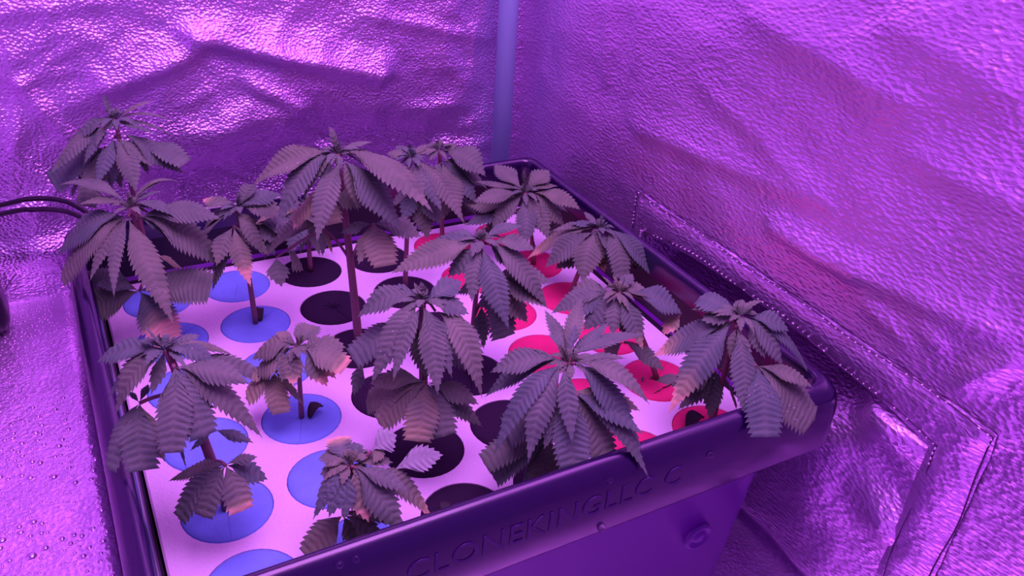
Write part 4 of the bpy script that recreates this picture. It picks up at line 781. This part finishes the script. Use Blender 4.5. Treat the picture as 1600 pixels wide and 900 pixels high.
for r in range(6):
    for c in range(6):
        colr, side = ORD_C[c]
        a, s1, s2 = cm[colr]
        o = bpy.data.objects.new('foam_collar', a)
        o.location = (c * PITCH, -r * PITCH, LIDZ)
        o.rotation_euler = (0, 0, random.choice([-1.9, -1.7, -1.35, 0.6, 2.4]))
        COL.objects.link(o)
        st = 'planted' if (r, c) in PLANTED else 'empty'
        tag(o, '%s round %s foam collar in the %s %s column, %s' % (st, colr, side, colr, ORD_R[r]), 'collar', '%s foam collars in the lid' % colr)
        s = bpy.data.objects.new('slit', s2 if st == 'empty' and colr == 'black' else s1)
        s.parent = o
        COL.objects.link(s)

# ---------------------------------------------------------------- plants
def blade(P0, C, P1, wid, cut, fade, burn, roll, rnd):
    """one serrated, ribbed leaflet; returns verts, faces, vertex colours"""
    L = (P1 - P0).length + 1e-6
    N = int(max(6, min(18, L / 0.0034)))
    RPT = 4
    rows = RPT * N + 1
    cols = (0.0, 0.36, 0.72, 1.0)
    hw = wid / 2
    V = []; F = []; K = []
    twist = rnd.uniform(-0.25, 0.25)
    fold = rnd.uniform(-0.10, 0.22)
    curl = rnd.uniform(0.0, 0.25)
    wav = rnd.uniform(0, 6.28)
    sway = rnd.uniform(-0.05, 0.05) * L
    tmax = cut - 0.22 if cut < 1 else 1.0
    full = 1.0 / cut if cut < 1 else 1.0
    skew = min(0.24, 1.15 * hw / L)
    up = Vector((0, 0, 1))
    def frame_at(t):
        t = max(0.0, min(1.0, t))
        p = bez(P0, C, P1, t)
        tg = ((C - P0) * (1 - t) + (P1 - C) * t).normalized()
        nr = up - tg * up.dot(tg)
        if nr.length < 0.05:
            h = (P1 - P0); h.z = 0
            nr = h
        nr.normalize()
        wd = tg.cross(nr)
        a = roll + twist * t
        wd2 = wd * math.cos(a) + nr * math.sin(a)
        nr2 = nr * math.cos(a) - wd * math.sin(a)
        return p + wd * (sway * math.sin(math.pi * t)), tg, nr2, wd2
    pa = 0.92 if cut >= 1 else 0.52          # broad fan leaves keep their width near the joint
    pb = 1.32 if cut >= 1 else 1.05
    pk = pa / (pa + pb)
    def prof(t):
        q = min(1.0, t * tmax)
        f = (q / pk) ** pa * ((1 - q) / (1 - pk)) ** pb
        return max(f, 0.02)
    for i in range(rows):
        t = i / (rows - 1)
        ph = i % RPT
        tooth = (ph == 0 and 0 < i < rows - 1)      # a side vein runs out to a tooth tip
        ridge = (-1.0, 0.25, 0.9, 0.45)[ph]
        for side in (-1, 1):
            for c in cols:
                if side == -1 and c == 0.0: continue
                tt = t + c * skew * (1 - t)
                if c == 1.0: tt += (0.50, 0.05, -0.02, 0.15)[ph] / N * (1 - 0.5 * t)
                tt = min(tt, 1.0)
                p, tg, nr, wd = frame_at(tt)
                w_ = hw * prof(t)
                edge = 1.0
                if c == 1.0: edge = (1.08, 0.80, 0.88, 0.98)[ph]
                x = w_ * c * edge
                bump = 0.17 * min(w_, 0.0045) * ridge * (math.sin(math.pi * min(c + 0.12, 1)) if c > 0 else -0.5)
                dz = fold * x - curl * x * c * 0.9 + bump + 0.05 * w_ * c * math.sin(wav + t * 9 + side)
                V.append(p + wd * (side * x) + nr * dz)
                vein = 1.0 if (c == 0.0 or tooth) else 0.0
                bn = 0.0
                if burn < 1.5:
                    bn = smooth01(burn - 0.06, burn + 0.05, t + 0.10 * c * c - 0.05)
                fd = max(fade * (0.6 + 0.6 * t), 0.25 * fade + (0.75 * smooth01(burn - 0.28, burn, t) if burn < 1.5 else 0))
                K.append((min(fd, 1), bn, vein))
    # vertex order in a row: left .36,.72,1 then centre, right .36,.72,1
    def idx(i, j):   # j -3..3
        base = i * 7
        if j < 0: return base + (-j - 1)
        return base + 3 + j
    for i in range(rows - 1):
        for j in range(-3, 3):
            F.append((idx(i, j), idx(i, j + 1), idx(i + 1, j + 1), idx(i + 1, j)))
    return V, F, K

def coloured(name, V, F, K, mat, parent, pale=0.0):
    o = mesh_obj(name, V, F, mat, parent)
    at = o.data.attributes.new('wear', 'FLOAT_COLOR', 'POINT')
    flat = []
    for k in K: flat += [k[0], k[1], k[2], pale]
    at.data.foreach_set('color', flat)
    return o

def mm(v): return Vector((v[0] / 1000, v[1] / 1000, v[2] / 1000))
for pi, (label, srad, base, mid, crown, leaves, bud) in enumerate(PLANTS):
    rnd = random.Random(100 + pi)
    B = mm(base)
    root = empty('cannabis_clone', B + Vector((0, 0, 0.0006)))
    tag(root, label, 'plant', 'rooted clones in the tray')
    O = root.location.copy()
    b, m_, c_ = mm(base) + Vector((0, 0, 0.0008)) - O, mm(mid) - O, mm(crown) - O
    pts = [bez(b, m_, c_, t / 10) for t in range(11)]
    V, F = tube(pts, [srad * (1.12 - 0.45 * t / 10) for t in range(11)], 9)
    mesh_obj('stem', V, F, M_STEM, root)
    # narrow young leaves at the growing point
    V = []; F = []; K = []
    for (tp, wd) in bud:
        T = mm(tp) - O
        C = (c_ + T) / 2 + Vector((rnd.uniform(-1, 1), rnd.uniform(-1, 1), 0.6)) * 0.003
        v, f, k = blade(c_ - Vector((0, 0, 0.002)), C, T, wd / 1000 * 1.8, 1, 0.12, 2, rnd.uniform(-0.5, 0.5), rnd)
        n0 = len(V); V += v; F += [tuple(x + n0 for x in q) for q in f]; K += k
    for q in range(13):
        a = q * 2.4 + rnd.random()
        if q < 4: rr, hh, ww, zz = 0.006, 0.006, 0.004, 0.003
        else:
            rr = rnd.uniform(0.010, 0.019); hh = rnd.uniform(-0.007, 0.003); ww = rnd.uniform(0.0042, 0.0062); zz = 0.006
        T = c_ + Vector((math.cos(a) * rr, math.sin(a) * rr, hh))
        v, f, k = blade(c_ - Vector((0, 0, 0.003 if q < 4 else 0.001)), (c_ + T) / 2 + Vector((0, 0, zz)), T, ww, 1, 0.05, 2, 0, rnd)
        n0 = len(V); V += v; F += [tuple(x + n0 for x in q_) for q_ in f]; K += k
    coloured('shoot_tip', V, F, K, M_LEAF, root)
    for (node, joint, lls) in leaves:
        n_, j_ = mm(node) - O, mm(joint) - O
        d = (j_ - n_)
        V = []; F = []
        if d.length > 0.004:
            cc = (n_ + j_) / 2 + Vector((0, 0, 0.18 * d.length))
            v, f = tube([bez(n_, cc, j_, q / 6) for q in range(7)], 0.0011, 6)
        else:
            v, f = tube([n_, (n_ + j_) / 2 + Vector((0, 0, 0.0004)), j_ + Vector((0, 0, 0.0005))], [0.0013, 0.0012, 0.0009], 6)
        V += v; F += f
        for (s0, *_r) in lls:          # short stalks to leaflets that start away from the joint
            s_ = mm(s0) - O
            if (s_ - j_).length > 0.003:
                v, f = tube([j_, (j_ + s_) / 2 + Vector((0, 0, 0.001)), s_], 0.0008, 5)
                k0 = len(V); V += v; F += [tuple(x + k0 for x in q) for q in f]
        leaf = mesh_obj('leaf', V, F, M_PETIOLE, root)
        for (s0, cq, tp, wd, cut, fade, burn, roll, pale) in lls:
            v, f, k = blade(mm(s0) - O, mm(cq) - O, mm(tp) - O, wd / 1000, cut, fade, burn, roll, rnd)
            coloured('leaflet', v, f, k, M_LEAF, leaf, 0.9 if pale else 0.0)

# ---------------------------------------------------------------- small things
def scrap(x, y, s, rot, label, mat=M_SCRAP):
    V = []; F = []
    rnd = random.Random(int(x * 9999))
    n = 7
    for i in range(n):
        t = i / (n - 1)
        wv = s * 0.32 * math.sin(math.pi * (0.12 + 0.8 * t))
        cx = s * (t - 0.5); cz = s * 0.42 * (0.35 + abs(math.sin(2.2 * t))) * 0.8
        for j in (-1, 0, 1):
            V.append((cx, j * wv + s * 0.15 * math.sin(3 * t), cz + abs(j) * wv * 0.8 - s * 0.11 + rnd.uniform(-1, 1) * s * 0.03))
    for i in range(n - 1):
        for j in range(2):
            a = i * 3 + j
            F.append((a, a + 1, a + 4, a + 3))
    zmin = min(v[2] for v in V)
    V = [(v[0], v[1], v[2] - zmin) for v in V]
    o = mesh_obj('dead_leaf_scrap', V, F, mat)
    md = o.modifiers.new('thick', 'SOLIDIFY'); md.thickness = 0.0006; md.offset = 1
    o.location = (x, y, LIDZ + 0.0012); o.rotation_euler = (0, 0, rot)
    tag(o, label, 'leaf scrap')
scrap(0.0678, -0.0555, 0.013, 1.2, 'curled dark leaf scrap beside the stem on the second blue collar from the back')
scrap(0.0715, -0.1875, 0.012, 0.4, 'dark dried leaf scrap at the foot of the small pink-edged clone')
scrap(0.3010, -0.3040, 0.016, 0.2, 'dark dried leaf scrap on the red collar by the front right corner')
scrap(0.0050, -0.2360, 0.004, 0.2, 'tiny brown speck of leaf on the leftmost blue collar under the spread low leaf')
M_PINK = plain('dried_pale_leaf', (0.92, 0.62, 0.42), 0.7)
scrap(0.1150, -0.3040, 0.009, 0.9, 'small twisted leaf scrap on the black collar touching the front rim')

def cord(name, pts, r, label):
    P = []
    pts = [Vector(q) for q in pts]
    for i in range(len(pts) - 1):
        p0 = pts[max(i - 1, 0)]; p1 = pts[i]; p2 = pts[i + 1]; p3 = pts[min(i + 2, len(pts) - 1)]
        for k in range(8):
            t = k / 8
            P.append(0.5 * ((2 * p1) + (p2 - p0) * t + (2 * p0 - 5 * p1 + 4 * p2 - p3) * t * t + (3 * p1 - p0 - 3 * p2 + p3) * t ** 3))
    P.append(pts[-1])
    V, F = tube(P, r, 10)
    o = mesh_obj(name, V, F, M_CORD)
    tag(o, label, 'cord', 'black cords over the back left rim')
cord('power_cord', [(-0.42, 0.095, 0.15), (-0.25, 0.092, 0.185), (-0.1008, 0.088, 0.2035), (-0.074, 0.080, 0.2075), (-0.054, 0.064, 0.2105), (-0.040, 0.050, 0.2078), (-0.028, 0.036, 0.200), (-0.026, 0.032, 0.172)], 0.0021,
     'black power cord looping over the back left rim of the tub, lower of the pair')
cord('power_cord', [(-0.42, 0.108, 0.15), (-0.25, 0.104, 0.187), (-0.1008, 0.100, 0.2058), (-0.072, 0.092, 0.2115), (-0.050, 0.074, 0.2135), (-0.034, 0.052, 0.2085), (-0.021, 0.038, 0.198), (-0.018, 0.033, 0.172)], 0.0021,
     'black power cord running above its twin at the back left rim')

# black rounded pump housing standing on the raised liner, cut by the frame
pump = empty('air_pump', (-0.158, 0.085, 0.1055))
tag(pump, 'glossy black rounded housing at the left edge of the picture beside the back wall', 'pump')
bm = bmesh.new()
bmesh.ops.create_cube(bm, size=1.0)
for v in bm.verts:
    v.co = Vector((v.co.x * 0.100, v.co.y * 0.050, (v.co.z + 0.5) * 0.074))
    if v.co.z > 0.03: v.co.x *= 0.86; v.co.y *= 0.86
bmesh.ops.bevel(bm, geom=[e for e in bm.edges], offset=0.014, segments=5, profile=0.5, affect='EDGES')
zm = min(v.co.z for v in bm.verts)
for v in bm.verts: v.co.z -= zm
bm_obj('housing', bm, M_BOX, pump)
V, F = tube([(0.0, 0, 0.070), (0.0, 0, 0.080)], 0.006, 12)
mesh_obj('air_outlet', V, F, M_BOX, pump)

# single water drops clinging to the rim
def drop(x, y, z, r, nx, ny, nz, label):
    V = []; F = []
    bead(0, 0, 0, r, 0.7, V, F, 10)
    o = mesh_obj('water_drop', V, F, M_WATER)
    o.location = (x, y, z)
    o.rotation_euler = Vector((nx, ny, nz)).to_track_quat('Z', 'Y').to_euler()
    tag(o, label, 'water drop', 'water drops on the front rim')
yf = Y0 - 0.0001
drop(0.0335, Y0 + 0.0018, 0.2022, 0.0019, 0, -0.7, 0.7, 'water drop on the rim edge in front of the small front clone, left of two')
drop(0.0415, Y0 + 0.0018, 0.2022, 0.0019, 0, -0.7, 0.7, 'water drop on the rim edge in front of the small front clone, right of two')
drop(0.1862, yf, 0.1600, 0.0027, 0, -1, 0, 'water drop hanging at the lower edge of the front lip under the letters')
drop(0.2595, yf, 0.1885, 0.0024, 0, -1, 0, 'water drop on the front lip below the last letter')
drop(0.1868, yf, 0.1965, 0.0017, 0, -1, 0, 'water drop on the front lip just above the letters')
